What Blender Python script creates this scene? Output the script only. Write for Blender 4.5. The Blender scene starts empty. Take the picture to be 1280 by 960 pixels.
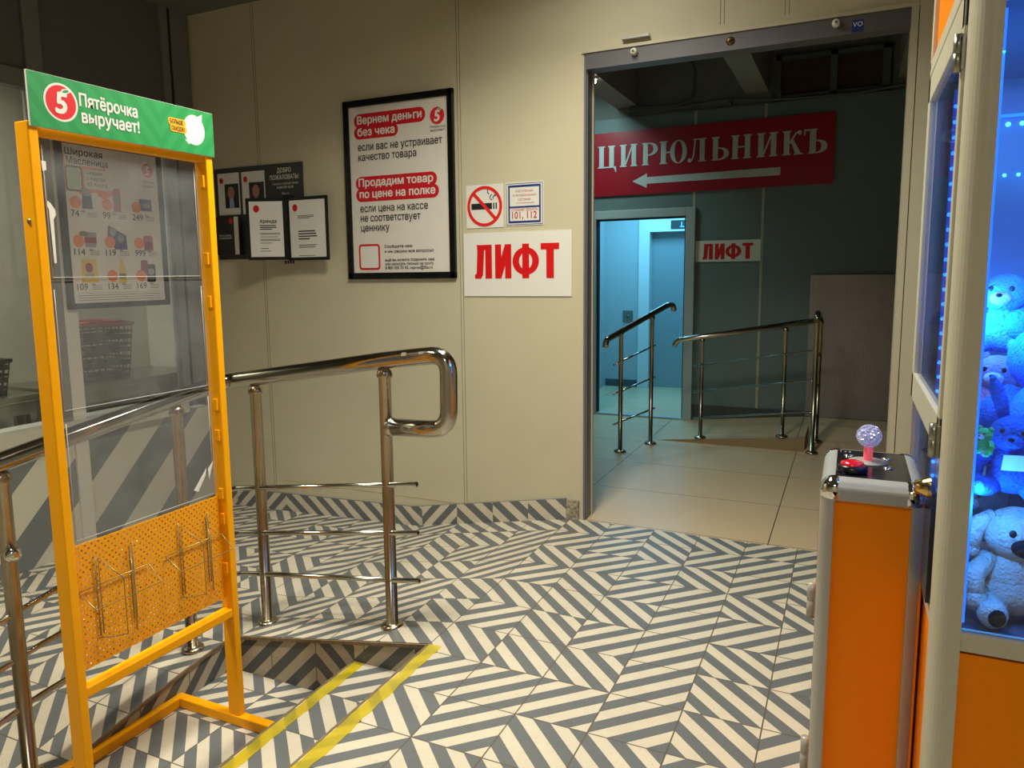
import bpy, bmesh, math, random, mathutils
from mathutils import Vector, Matrix
R = math.radians
rng = random.Random(7)
sc = bpy.context.scene
COL = sc.collection

# ------------------------------------------------------------------ camera
yaw, pitch, roll = -0.44670, 0.12980, -0.01310
cy_, sy_ = math.cos(yaw), math.sin(yaw); cp_, sp_ = math.cos(pitch), math.sin(pitch)
fwd = Vector((sy_*cp_, cy_*cp_, -sp_)); rgt = Vector((cy_, -sy_, 0)); upv = rgt.cross(fwd)
r2 = math.cos(roll)*rgt + math.sin(roll)*upv; u2 = -math.sin(roll)*rgt + math.cos(roll)*upv
cam_d = bpy.data.cameras.new('camera'); cam = bpy.data.objects.new('camera', cam_d); COL.objects.link(cam)
M = Matrix((r2, u2, -fwd)).transposed().to_4x4(); M.translation = Vector((1.44845, -2.62035, 1.45165)); cam.matrix_world = M
cam_d.sensor_fit = 'HORIZONTAL'; cam_d.sensor_width = 36.0; cam_d.lens = 36.0*937.022/1280.0
cam_d.shift_x = (640-615.316)/1280.0; cam_d.shift_y = -(480-464.246)/1280.0
cam_d.clip_start = 0.03; cam_d.clip_end = 60
sc.camera = cam
vs = sc.view_settings; vs.view_transform = 'Standard'; vs.look = 'None'; vs.gamma = 1.0; vs.use_curve_mapping = False; vs.exposure = 0.0

# ------------------------------------------------------------------ light
w = bpy.data.worlds.new('world'); sc.world = w; w.use_nodes = True
w.node_tree.nodes['Background'].inputs[0].default_value = (0.9, 0.88, 0.82, 1); w.node_tree.nodes['Background'].inputs[1].default_value = 0.012
def area(name, loc, size, power, col, rot=(0, 0, 0), size_y=None, spread=180):
    d = bpy.data.lights.new(name, 'AREA'); d.energy = power; d.color = col; d.size = size
    if size_y: d.shape = 'RECTANGLE'; d.size_y = size_y
    d.spread = R(spread)
    o = bpy.data.objects.new(name, d); o.location = loc; o.rotation_euler = rot; COL.objects.link(o); return o
def point(name, loc, power, col, rad=0.05):
    d = bpy.data.lights.new(name, 'POINT'); d.energy = power; d.color = col; d.shadow_soft_size = rad
    o = bpy.data.objects.new(name, d); o.location = loc; COL.objects.link(o); return o
WARM = (1.0, 0.985, 0.84); NEUT = (1.0, 0.985, 0.92)
area('lamp_vestibule', (0.22, -0.25, 3.2), 0.55, 68, WARM, spread=146)
area('fill_doorway', (0.30, 0.70, 3.2), 0.35, 10, WARM, spread=160)  # unseen lamp added to brighten the top of the wall by the door
area('lamp_entrance', (-1.35, -1.75, 3.2), 0.4, 31, (1.0, 0.94, 0.76), spread=104)
area('fill_far', (1.4, -3.5, 3.2), 0.5, 24, NEUT, spread=150)  # unseen fill added behind the camera to brighten the console side
area('lamp_packing', (-3.2, -0.75, 3.1), 0.5, 52, NEUT, spread=150)
area('lamp_hall', (-0.75, 3.7, 3.22), 0.5, 36, (0.62, 0.98, 1.0))
area('lamp_lobby', (-0.6, 5.75, 2.55), 0.9, 44, (0.17, 0.64, 1.0))

# ------------------------------------------------------------------ materials
def lin(c):
    return tuple(((v/255)/12.92 if v/255 <= 0.04045 else ((v/255+0.055)/1.055)**2.4) for v in c)
MATS = {}
def mat(name, rgb, rough=0.5, metal=0.0, spec=0.5, noise=0.0, nscale=8.0, bump=0.0, bscale=60.0, emit=0.0, coat=0.0):
    if name in MATS: return MATS[name]
    m = bpy.data.materials.new(name); m.use_nodes = True; nt = m.node_tree; b = nt.nodes['Principled BSDF']
    c = lin(rgb)+(1,)
    b.inputs['Base Color'].default_value = c; b.inputs['Roughness'].default_value = rough
    b.inputs['Metallic'].default_value = metal; b.inputs['Specular IOR Level'].default_value = spec
    if coat: b.inputs['Coat Weight'].default_value = coat
    tc = nt.nodes.new('ShaderNodeTexCoord')
    if noise:
        n = nt.nodes.new('ShaderNodeTexNoise'); n.inputs['Scale'].default_value = nscale; n.inputs['Detail'].default_value = 5
        nt.links.new(tc.outputs['Object'], n.inputs['Vector'])
        r = nt.nodes.new('ShaderNodeValToRGB'); r.color_ramp.elements[0].position = 0.3; r.color_ramp.elements[1].position = 0.7
        r.color_ramp.elements[0].color = tuple(x*(1-noise) for x in c[:3])+(1,)
        r.color_ramp.elements[1].color = tuple(min(1, x*(1+noise)) for x in c[:3])+(1,)
        nt.links.new(n.outputs['Fac'], r.inputs['Fac']); nt.links.new(r.outputs['Color'], b.inputs['Base Color'])
    if bump:
        n2 = nt.nodes.new('ShaderNodeTexNoise'); n2.inputs['Scale'].default_value = bscale; n2.inputs['Detail'].default_value = 3
        nt.links.new(tc.outputs['Object'], n2.inputs['Vector'])
        bp = nt.nodes.new('ShaderNodeBump'); bp.inputs['Strength'].default_value = bump; bp.inputs['Distance'].default_value = 0.01
        nt.links.new(n2.outputs['Fac'], bp.inputs['Height']); nt.links.new(bp.outputs['Normal'], b.inputs['Normal'])
    if emit:
        b.inputs['Emission Color'].default_value = c; b.inputs['Emission Strength'].default_value = emit
    MATS[name] = m; return m
def math_node(nt, op, a, b=None):
    n = nt.nodes.new('ShaderNodeMath'); n.operation = op
    for i, v in enumerate((a, b)):
        if v is None: continue
        if isinstance(v, (int, float)): n.inputs[i].default_value = v
        else: nt.links.new(v, n.inputs[i])
    return n.outputs[0]
def mixc(nt, fac, a, b, mode='MIX'):
    n = nt.nodes.new('ShaderNodeMix'); n.data_type = 'RGBA'; n.blend_type = mode
    if isinstance(fac, (int, float)): n.inputs[0].default_value = fac
    else: nt.links.new(fac, n.inputs[0])
    for i, v in ((6, a), (7, b)):
        if isinstance(v, tuple): n.inputs[i].default_value = v
        else: nt.links.new(v, n.inputs[i])
    return n.outputs[2]
def tile_material(name, light=(214, 203, 181), dark=(108, 111, 112)):
    m = bpy.data.materials.new(name); m.use_nodes = True; nt = m.node_tree; b = nt.nodes['Principled BSDF']
    uv = nt.nodes.new('ShaderNodeUVMap'); sp = nt.nodes.new('ShaderNodeSeparateXYZ'); nt.links.new(uv.outputs[0], sp.inputs[0])
    u, v = sp.outputs[0], sp.outputs[1]
    s = math_node(nt, 'SUBTRACT', u, v)
    par = math_node(nt, 'FLOORED_MODULO', math_node(nt, 'FLOOR', math_node(nt, 'MULTIPLY', s, 4.0)), 2.0)
    tc = nt.nodes.new('ShaderNodeTexCoord')
    n = nt.nodes.new('ShaderNodeTexNoise'); n.inputs['Scale'].default_value = 5; n.inputs['Detail'].default_value = 8; n.inputs['Roughness'].default_value = 0.7
    nt.links.new(tc.outputs['Object'], n.inputs['Vector'])
    dirt = nt.nodes.new('ShaderNodeMapRange'); dirt.inputs[1].default_value = 0.35; dirt.inputs[2].default_value = 0.75; dirt.inputs[3].default_value = 1.0; dirt.inputs[4].default_value = 0.86
    nt.links.new(n.outputs['Fac'], dirt.inputs[0])
    n2 = nt.nodes.new('ShaderNodeTexNoise'); n2.inputs['Scale'].default_value = 90; n2.inputs['Detail'].default_value = 2
    nt.links.new(tc.outputs['Object'], n2.inputs['Vector'])
    spk = nt.nodes.new('ShaderNodeMapRange'); spk.inputs[1].default_value = 0.66; spk.inputs[2].default_value = 0.74; spk.inputs[3].default_value = 1.0; spk.inputs[4].default_value = 0.72
    nt.links.new(n2.outputs['Fac'], spk.inputs[0])
    base = mixc(nt, par, lin(light)+(1,), lin(dark)+(1,))
    both = math_node(nt, 'MULTIPLY', dirt.outputs[0], spk.outputs[0])
    cmb = nt.nodes.new('ShaderNodeCombineXYZ')
    for i in range(3): nt.links.new(both, cmb.inputs[i])
    base = mixc(nt, 1.0, base, cmb.outputs[0], 'MULTIPLY')
    e = math_node(nt, 'MINIMUM', math_node(nt, 'MINIMUM', u, math_node(nt, 'SUBTRACT', 1.0, u)), math_node(nt, 'MINIMUM', v, math_node(nt, 'SUBTRACT', 1.0, v)))
    g = math_node(nt, 'LESS_THAN', e, 0.0095)
    base = mixc(nt, g, base, lin((96, 86, 74))+(1,))
    nt.links.new(base, b.inputs['Base Color']); b.inputs['Roughness'].default_value = 0.42; b.inputs['Specular IOR Level'].default_value = 0.35
    MATS[name] = m; return m
def slab_material():
    m = bpy.data.materials.new('hall_tile'); m.use_nodes = True; nt = m.node_tree; b = nt.nodes['Principled BSDF']
    tc = nt.nodes.new('ShaderNodeTexCoord'); sp = nt.nodes.new('ShaderNodeSeparateXYZ'); nt.links.new(tc.outputs['Object'], sp.inputs[0])
    fx = math_node(nt, 'FLOORED_MODULO', math_node(nt, 'ADD', sp.outputs[0], 0.6), 1.2)
    fy = math_node(nt, 'FLOORED_MODULO', math_node(nt, 'SUBTRACT', sp.outputs[1], 1.98), 0.72)
    g = math_node(nt, 'MAXIMUM', math_node(nt, 'LESS_THAN', fx, 0.006), math_node(nt, 'LESS_THAN', fy, 0.006))
    n = nt.nodes.new('ShaderNodeTexNoise'); n.inputs['Scale'].default_value = 3; n.inputs['Detail'].default_value = 6
    nt.links.new(tc.outputs['Object'], n.inputs['Vector'])
    c = mixc(nt, n.outputs['Fac'], lin((200, 174, 138))+(1,), lin((214, 187, 150))+(1,))
    c = mixc(nt, g, c, lin((88, 80, 70))+(1,))
    nt.links.new(c, b.inputs['Base Color']); b.inputs['Roughness'].default_value = 0.32; b.inputs['Specular IOR Level'].default_value = 0.4
    return m
def clear_material(name, tint, diff, gl, rough=0.12, dcol=(0.5, 0.5, 0.5)):
    m = bpy.data.materials.new(name); m.use_nodes = True; nt = m.node_tree; nt.nodes.clear()
    out = nt.nodes.new('ShaderNodeOutputMaterial'); t = nt.nodes.new('ShaderNodeBsdfTransparent'); t.inputs[0].default_value = tint
    d = nt.nodes.new('ShaderNodeBsdfDiffuse'); d.inputs[0].default_value = dcol+(1,)
    g = nt.nodes.new('ShaderNodeBsdfGlossy'); g.inputs['Roughness'].default_value = rough
    m1 = nt.nodes.new('ShaderNodeMixShader'); m1.inputs[0].default_value = diff
    tc = nt.nodes.new('ShaderNodeTexCoord'); n = nt.nodes.new('ShaderNodeTexNoise'); n.inputs['Scale'].default_value = 6; n.inputs['Detail'].default_value = 6
    nt.links.new(tc.outputs['Object'], n.inputs['Vector'])
    mr = nt.nodes.new('ShaderNodeMapRange'); mr.inputs[1].default_value = 0.3; mr.inputs[2].default_value = 0.75; mr.inputs[3].default_value = diff*0.55; mr.inputs[4].default_value = diff*1.5
    nt.links.new(n.outputs['Fac'], mr.inputs[0]); nt.links.new(mr.outputs[0], m1.inputs[0])
    nt.links.new(t.outputs[0], m1.inputs[1]); nt.links.new(d.outputs[0], m1.inputs[2])
    fr = nt.nodes.new('ShaderNodeFresnel'); fr.inputs[0].default_value = 1.45
    m2 = nt.nodes.new('ShaderNodeMixShader'); nt.links.new(math_node(nt, 'MULTIPLY', fr.outputs[0], gl), m2.inputs[0])
    nt.links.new(m1.outputs[0], m2.inputs[1]); nt.links.new(g.outputs[0], m2.inputs[2]); nt.links.new(m2.outputs[0], out.inputs[0])
    MATS[name] = m; return m
TILE = tile_material('encaustic_tile'); SLAB = slab_material()
TILE_SIDE = tile_material('encaustic_tile_shaded', (176, 164, 140), (84, 86, 84))  # darker copy of the tile: shade on upright faces put into its colour
WALL = mat('beige_panel', (200, 191, 161), 0.55, noise=0.03, nscale=3, bump=0.04, bscale=120)
SEAM = mat('panel_joint', (112, 106, 88), 0.6)
CEIL = mat('ceiling_paint', (104, 101, 92), 0.8)
DARKPANEL = mat('dark_grey_panel', (96, 95, 92), 0.5, noise=0.05)
MULL = mat('grey_mullion', (118, 117, 110), 0.5)
ALU = mat('satin_aluminium', (176, 172, 162), 0.42, 0.25, noise=0.02, nscale=14)
CREAM = mat('cream_profile', (196, 188, 164), 0.42, noise=0.03)
GREYPROF = mat('grey_profile', (112, 112, 118), 0.4)
CHROME = mat('polished_steel', (186, 180, 168), 0.13, 1.0, noise=0.06, nscale=3)
POSTM = mat('satin_steel', (168, 154, 130), 0.24, 1.0, noise=0.12, nscale=6)
CHROME2 = mat('chrome', (225, 222, 215), 0.06, 1.0)
STEEL = mat('brushed_steel', (160, 156, 142), 0.3, 0.9, noise=0.05)
BLACK = mat('black_plastic', (22, 22, 22), 0.45)
YEL = mat('yellow_paint', (255, 172, 2), 0.42, spec=0.25, noise=0.03, nscale=9)
WHITE = mat('white_print', (228, 224, 214), 0.5)
PAPER = mat('poster_paper', (226, 218, 206), 0.45, noise=0.02)
RED = mat('red_print', (205, 16, 34), 0.45)
REDL = mat('logo_red', (222, 36, 44), 0.45)
INK = mat('black_ink', (28, 26, 26), 0.55)
GREYINK = mat('grey_ink', (104, 98, 92), 0.55)
NAVY = mat('navy_print', (28, 52, 120), 0.5)
GREEN = mat('green_print', (42, 146, 78), 0.45)
ORANGE = mat('orange_panel', (255, 138, 0), 0.42, spec=0.15, noise=0.02)
GLASS = clear_material('window_glass', (0.93, 0.95, 0.95, 1), 0.02, 0.8, 0.03)
POCKET = clear_material('clear_plastic', (0.86, 0.87, 0.88, 1), 0.20, 1.0, 0.16, (0.42, 0.42, 0.43))
TAPE = clear_material('yellow_tape', (1.0, 0.90, 0.02, 1), 0.46, 0.3, 0.3, lin((250, 225, 20)))

# ------------------------------------------------------------------ mesh helpers
class MB:
    def __init__(s): s.v = []; s.f = []; s.uv = []; s.sm = []
    def face(s, pts, uvs=None, smooth=False):
        i = len(s.v); s.v += [Vector(p) for p in pts]; s.f.append(tuple(range(i, i+len(pts)))); s.uv.append(uvs); s.sm.append(smooth)
    def grid(s, rows, closed=False, smooth=True):
        i = len(s.v); n = len(rows[0])
        for r_ in rows: s.v += [Vector(p) for p in r_]
        for a in range(len(rows)-1):
            for b in range(n if closed else n-1):
                c = (b+1) % n
                s.f.append((i+a*n+b, i+a*n+c, i+(a+1)*n+c, i+(a+1)*n+b)); s.uv.append(None); s.sm.append(smooth)
    def cap(s, ring, flip=False):
        s.face(list(reversed(ring)) if flip else ring)
    def box(s, a, b, bev=0.0):
        x0, y0, z0 = [min(p, q) for p, q in zip(a, b)]; x1, y1, z1 = [max(p, q) for p, q in zip(a, b)]
        e = min(bev, (x1-x0)*.45, (y1-y0)*.45, (z1-z0)*.45)
        if e <= 0:
            P = [(x0,y0,z0),(x1,y0,z0),(x1,y1,z0),(x0,y1,z0),(x0,y0,z1),(x1,y0,z1),(x1,y1,z1),(x0,y1,z1)]
            for q in ((3,2,1,0),(4,5,6,7),(0,1,5,4),(1,2,6,5),(2,3,7,6),(3,0,4,7)): s.face([P[k] for k in q])
            return
        bm = bmesh.new(); bmesh.ops.create_cube(bm, size=1.0)
        for v in bm.verts: v.co = Vector(((x0+x1)/2+v.co.x*(x1-x0), (y0+y1)/2+v.co.y*(y1-y0), (z0+z1)/2+v.co.z*(z1-z0)))
        bmesh.ops.bevel(bm, geom=list(bm.edges), offset=e, segments=2, affect='EDGES', profile=0.5)
        s.add_bm(bm)
    def add_bm(s, bm, mtx=None, smooth=False):
        i = len(s.v); bm.verts.index_update()
        s.v += [(mtx @ v.co if mtx else v.co.copy()) for v in bm.verts]
        for f in bm.faces: s.f.append(tuple(i+v.index for v in f.verts)); s.uv.append(None); s.sm.append(smooth)
        bm.free()
    def prism(s, poly, o, ux, uy, depth):      # polygon in the plane (ux, uy) at o, extruded against the normal by depth
        o = Vector(o); ux = Vector(ux); uy = Vector(uy); n = ux.cross(uy).normalized()
        top = [o+ux*p[0]+uy*p[1] for p in poly]; bot = [p-n*depth for p in top]
        s.face(top); s.face(list(reversed(bot)))
        for k in range(len(poly)): q = (k+1) % len(poly); s.face([top[k], bot[k], bot[q], top[q]])
    def tube(s, path, rad, seg=16, caps=True, smooth=True):
        path = [Vector(p) for p in path]; rows = []
        t = (path[1]-path[0]).normalized(); ref = Vector((0, 0, 1)) if abs(t.z) < 0.9 else Vector((1, 0, 0))
        nrm = (ref - t*ref.dot(t)).normalized()
        for k, p in enumerate(path):
            if k == 0: t = (path[1]-path[0]).normalized()
            elif k == len(path)-1: t = (path[-1]-path[-2]).normalized()
            else: t = ((path[k+1]-p).normalized()+(p-path[k-1]).normalized()).normalized()
            nrm = (nrm - t*nrm.dot(t)).normalized(); bn = t.cross(nrm)
            rr = rad[k] if isinstance(rad, (list, tuple)) else rad
            rows.append([p+(nrm*math.cos(a)+bn*math.sin(a))*rr for a in [2*math.pi*j/seg for j in range(seg)]])
        s.grid(rows, closed=True, smooth=smooth)
        if caps: s.cap(rows[0], True); s.cap(rows[-1])
    def lathe(s, prof, o, axis=(0, 0, 1), seg=24):
        o = Vector(o); ax = Vector(axis).normalized(); ref = Vector((1, 0, 0)) if abs(ax.x) < .9 else Vector((0, 1, 0))
        a1 = (ref-ax*ref.dot(ax)).normalized(); a2 = ax.cross(a1)
        s.grid([[o+ax*h+(a1*math.cos(t)+a2*math.sin(t))*max(r_, 1e-5) for t in [2*math.pi*j/seg for j in range(seg)]] for r_, h in prof], closed=True)
    def ball(s, c, r3, seg=16, rings=10, mtx=None):
        c = Vector(c); r3 = (r3,)*3 if isinstance(r3, (int, float)) else r3; rows = []
        for k in range(rings+1):
            ph = math.pi*k/rings; row = []
            for j in range(seg):
                th = 2*math.pi*j/seg; p = Vector((r3[0]*math.sin(ph)*math.cos(th), r3[1]*math.sin(ph)*math.sin(th), -r3[2]*math.cos(ph)))
                row.append(c+(mtx @ p if mtx else p))
            rows.append(row)
        s.grid(rows, closed=True)
    def build(s, name, m, parent=None):
        if not s.v: return None
        if parent is None:
            lo = Vector([min(v[i] for v in s.v) for i in range(3)]); hi = Vector([max(v[i] for v in s.v) for i in range(3)])
            org = (lo+hi)/2; org.z = lo.z
        else: org = Vector(parent['_o'])
        me = bpy.data.meshes.new(name); me.from_pydata([v-org for v in s.v], [], s.f)
        if any(u for u in s.uv):
            ul = me.uv_layers.new(name='UVMap'); k = 0
            for f, u in zip(s.f, s.uv):
                for j in range(len(f)): ul.data[k].uv = u[j] if u else (0.5, 0.5); k += 1
        me.polygons.foreach_set('use_smooth', s.sm)
        bm = bmesh.new(); bm.from_mesh(me); bmesh.ops.remove_doubles(bm, verts=bm.verts, dist=1e-7); bm.to_mesh(me); bm.free()
        me.materials.append(m); o = bpy.data.objects.new(name, me); COL.objects.link(o)
        o['_o'] = tuple(org)
        if parent is None: o.location = org
        else: o.parent = parent
        return o
def tag(o, label, cat, group=None):
    o['label'] = label; o['category'] = cat
    if group: o['group'] = group
    return o
def struct(o): o['kind'] = 'structure'; return o
def thing(name, loc, label, cat, group=None):
    o = bpy.data.objects.new(name, None); COL.objects.link(o); o.location = loc; o['_o'] = tuple(loc); o.empty_display_size = 0.1
    return tag(o, label, cat, group)
def copy_tree(o, parent=None):
    c = o.copy(); COL.objects.link(c)
    if parent: c.parent = parent
    for ch in list(o.children): copy_tree(ch, c)
    return c
def bx(name, a, b, m, parent=None, bev=0.0):
    k = MB(); k.box(a, b, bev); return k.build(name, m, parent)
def rounded(path, rad, n=7):
    P = [Vector(p) for p in path]; out = [P[0]]
    for i in range(1, len(P)-1):
        a = (P[i-1]-P[i]); b = (P[i+1]-P[i]); r = min(rad, a.length*.49, b.length*.49)
        p0 = P[i]+a.normalized()*r; p1 = P[i]+b.normalized()*r
        for k in range(n+1):
            t = k/n; out.append(p0*(1-t)**2+P[i]*2*t*(1-t)+p1*t*t)
    out.append(P[-1]); return out
def rrect(w, h, r, n=6, cx=0, cy=0):
    out = []
    for (x, y, a0) in ((w/2-r, h/2-r, 0), (-w/2+r, h/2-r, 90), (-w/2+r, -h/2+r, 180), (w/2-r, -h/2+r, 270)):
        out += [(cx+x+r*math.cos(R(a0+90*k/n)), cy+y+r*math.sin(R(a0+90*k/n))) for k in range(n+1)]
    return out
def ell(rx, ry, n=36, cx=0, cy=0, a0=0, a1=360):
    m = n if a1-a0 >= 360 else n+1
    return [(cx+rx*math.cos(R(a0+(a1-a0)*k/n)), cy+ry*math.sin(R(a0+(a1-a0)*k/n))) for k in range(m)]
class Face:          # a printed face: local (x right, y up) metres on a plane, n outwards
    def __init__(s, o, ux, uy): s.o = Vector(o); s.ux = Vector(ux).normalized(); s.uy = Vector(uy).normalized(); s.n = s.ux.cross(s.uy)
    def p(s, x, y, h=0.0): return s.o+s.ux*x+s.uy*y+s.n*h
    def poly(s, mb, pts, h=0.001):
        s.c = (getattr(s, 'c', 0)+1) % 60; mb.prism(pts, s.o+s.n*(h+s.c*8e-6), s.ux, s.uy, 0.0008)
    def rect(s, mb, x0, y0, x1, y1, h=0.001): s.poly(mb, [(x0, y0), (x1, y0), (x1, y1), (x0, y1)], h)
    def ring(s, mb, rx, ry, t, cx, cy, h=0.001, a0=0, a1=360, n=40, tv=None):
        tv = t if tv is None else tv
        o_ = ell(rx, ry, n, cx, cy, a0, a1); i_ = ell(rx-t, ry-tv, n, cx, cy, a0, a1); N = len(o_)
        for k in range(N if a1-a0 >= 360 else N-1): q = (k+1) % N; s.poly(mb, [o_[k], o_[q], i_[q], i_[k]], h)
    def line(s, mb, a, b, t, h=0.001):
        dx, dy = b[0]-a[0], b[1]-a[1]; L = math.hypot(dx, dy); px, py = -dy/L*t/2, dx/L*t/2
        s.poly(mb, [(a[0]-px, a[1]-py), (b[0]-px, b[1]-py), (b[0]+px, b[1]+py), (a[0]+px, a[1]+py)], h)
    def text(s, mb, body, x, y, size=None, width=None, bold=0.0, h=0.0014, align='LEFT', xs=1.0, shear=0.0):
        if not body.strip(): return
        cu = bpy.data.curves.new('t', 'FONT'); cu.body = body; cu.size = 1.0; cu.extrude = 0.0; cu.fill_mode = 'NONE'; cu.shear = shear; cu.resolution_u = 3
        o = bpy.data.objects.new('t', cu); COL.objects.link(o); bpy.context.view_layer.update()
        me = o.evaluated_get(bpy.context.evaluated_depsgraph_get()).to_mesh()
        P = [(v.co.x, v.co.y) for v in me.vertices]; nb = {}
        for e in me.edges: nb.setdefault(e.vertices[0], []).append(e.vertices[1]); nb.setdefault(e.vertices[1], []).append(e.vertices[0])
        o.to_mesh_clear(); COL.objects.unlink(o); bpy.data.objects.remove(o); bpy.data.curves.remove(cu)
        if not P: return
        seen = set(); loops = []
        for st in range(len(P)):             # outline loops of every letter
            if st in seen or st not in nb: continue
            lp = [st]; seen.add(st); cur = st
            while True:
                nx = [q for q in nb[cur] if q not in seen]
                if not nx: break
                cur = min(nx); cur = cur if cur == lp[-1]+1 or len(nx) == 1 else nx[0]; lp.append(cur); seen.add(cur)
            if len(lp) > 2: loops.append([P[q] for q in lp])
        def sarea(l): return sum(a_[0]*b_[1]-b_[0]*a_[1] for a_, b_ in zip(l, l[1:]+l[:1]))/2
        def inside(pt, l):
            r_ = False
            for a_, b_ in zip(l, l[1:]+l[:1]):
                if (a_[1] > pt[1]) != (b_[1] > pt[1]) and pt[0] < (b_[0]-a_[0])*(pt[1]-a_[1])/(b_[1]-a_[1])+a_[0]: r_ = not r_
            return r_
        def ishole(l): return any(sarea(o_)*sarea(l) < 0 and abs(sarea(o_)) > abs(sarea(l)) and all(inside(q, o_) for q in l) for o_ in loops if o_ is not l)
        hs = [ishole(l) for l in loops]; outer = [l for l, q in zip(loops, hs) if not q]; holes = [l for l, q in zip(loops, hs) if q]
        x0 = min(p[0] for p in P); x1 = max(p[0] for p in P)
        if width: k = width/(x1-x0); ks = size if size else k; kx = k
        else: ks = size; kx = size*xs
        off = {'LEFT': x0*kx, 'CENTER': (x0+x1)/2*kx, 'RIGHT': x1*kx}[align]
        br_ = bold*ks; sh = [(0, 0)]+([(br_*math.cos(R(q*60)), br_*math.sin(R(q*60))) for q in range(6)] if bold > .008 else [])
        for n_, l in enumerate(outer):
            pl = [[Vector((q[0], q[1], 0)) for q in l]]+[[Vector((q[0], q[1], 0)) for q in hl] for hl in holes if inside(hl[0], l)]
            tri = mathutils.geometry.tessellate_polygon(pl); fl = [q for c_ in pl for q in c_]
            for m_, (dx, dy) in enumerate(sh):
                hh = h+((n_ % 9)*7+m_)*7e-6
                for f in tri:
                    p_ = [s.p(x+fl[q].x*kx-off+dx, y+fl[q].y*ks+dy, hh) for q in f]
                    if (p_[1]-p_[0]).cross(p_[2]-p_[1]).dot(s.n) < 0: p_.reverse()
                    mb.face(p_)
    def lines(s, par, m, name, items):
        for body, x, y, kw in items:
            k = MB(); s.text(k, body, x, y, **kw); k.build(name, m, par)
def logo5(F, cx, cy, r, parent, h=0.002, white_ring=True, name='logo'):
    if white_ring:
        k = MB(); F.poly(k, ell(r, r*1.02, 40, cx, cy), h); k.build(name+'_border', WHITE, parent)
    k = MB(); F.poly(k, ell(r*.88, r*.9, 40, cx, cy), h+.0006); lg = k.build(name+'_disc', REDL, parent)
    k = MB(); F.text(k, '5', cx-.02*r, cy-.56*r, size=1.55*r, bold=.035, h=h+.0016, align='CENTER', shear=.12)
    leaf = [(cx-.05*r, cy+.52*r), (cx+.12*r, cy+.72*r), (cx+.40*r, cy+.80*r), (cx+.62*r, cy+.72*r), (cx+.5*r, cy+.58*r), (cx+.25*r, cy+.48*r)]
    F.poly(k, leaf, h+.0016); k.build(name+'_figure', WHITE, parent)
    k = MB(); F.poly(k, [(cx+.08*r, cy+.58*r), (cx+.2*r, cy+.68*r), (cx+.4*r, cy+.73*r), (cx+.5*r, cy+.68*r), (cx+.4*r, cy+.6*r), (cx+.25*r, cy+.55*r)], h+.0022); k.build(name+'_leaf', GREEN, parent)
    return lg

# ------------------------------------------------------------------ tiled floor, ramp and stairs
S = 0.25
TT = {}
rows_ = {  # tile directions read row by row
 5: {0:'d',1:'b',2:'c',3:'c',4:'a',-2:'c',-3:'c'}, 4: {-3:'d',-2:'d',-1:'a',0:'a',1:'a',2:'c',3:'b',4:'b'},
 3: {-3:'d',-2:'a',-1:'a',0:'d',1:'b',2:'b',3:'d',4:'b',5:'d'}, 2: {-2:'c',-1:'a',0:'a',1:'c',2:'a',3:'a',4:'c',5:'d'},
 1: {-3:'a',-2:'a',-1:'c',0:'c',1:'c',2:'c',3:'a',4:'a',5:'a'}, 0: {-4:'a',-3:'d',-2:'a',-1:'d',0:'b',1:'d',2:'a',3:'a',4:'c',5:'a'},
 -1: {-4:'b',-3:'a',-2:'a',-1:'c',0:'c',1:'d',2:'d',3:'a',4:'d',5:'d'}, -2: {0:'b',1:'b',2:'b',3:'a',4:'c',5:'a'},
 -3: {0:'c',1:'b',2:'d',3:'d',4:'a',5:'c'}, -4: {0:'b',1:'d',2:'d'}}
for j, r_ in rows_.items():
    for i, c in r_.items(): TT[(i, j)] = c
def code(i, j, salt=0):
    if salt == 0 and (i, j) in TT: return TT[(i, j)]
    return 'abcd'[random.Random(i*7919+j*104729+salt*31).randrange(4)]
def ruv(c, u, v):
    return {'a': (u, v), 'b': (1-u, 1-v), 'c': (1-v, u), 'd': (v, 1-u)}[c]
def tiles(mb, x0, x1, y0, y1, zf, salt=0, px=0.0, py=0.0, xcuts=(), ycuts=()):
    def cuts(a, b, ph, extra):
        k = math.floor((a-ph)/S+1e-6); c = [a]
        while (k+1)*S+ph < b-1e-6: k += 1; c.append(k*S+ph)
        return sorted(set([round(q, 6) for q in c if q >= a]+[b]+[e for e in extra if a < e < b]))
    X = cuts(x0, x1, px, xcuts); Y = cuts(y0, y1, py, ycuts)
    for a, b in zip(X, X[1:]):
        for c, d in zip(Y, Y[1:]):
            i = math.floor(((a+b)/2-px)/S); j = math.floor(((c+d)/2-py)/S); cd = code(i, j, salt)
            q = [(a, c), (b, c), (b, d), (a, d)]
            mb.face([(x, y, zf(x, y)) for x, y in q], [ruv(cd, (x-px)/S-i, (y-py)/S-j) for x, y in q])
ZL = -0.345
def zr(x, y): return 0.172*x
def zland(x, y): return -0.189+0.033*(x+1.1)
LEG = [(-0.2, 0.0), (-0.45, -0.024), (-0.70, -0.060), (-0.95, -0.106), (-1.18, -0.156)]
def leg(y):
    for (a, p), (b, q) in zip(LEG, LEG[1:]):
        if y >= b-1e-9: return p+(q-p)*(a-y)/(a-b)
    return LEG[-1][1]
def zleg(x, y):
    t = (y+0.2)/(-0.98); return (zland(x, y)*(1-t)+(-0.189)*t)+leg(y)
YD = 1.462
k = MB()
tiles(k, 0, 3.0, -4.5, YD, lambda x, y: 0.0)
k.face([(0, -4.5, 0), (3, -4.5, 0), (3, -4.5, -.4), (0, -4.5, -.4)])
struct(k.build('floor', TILE))
k = MB(); tiles(k, -1.1, 0, -.2, YD, zr); tiles(k, -2.85, -1.1, -.2, YD, zland)
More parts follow.
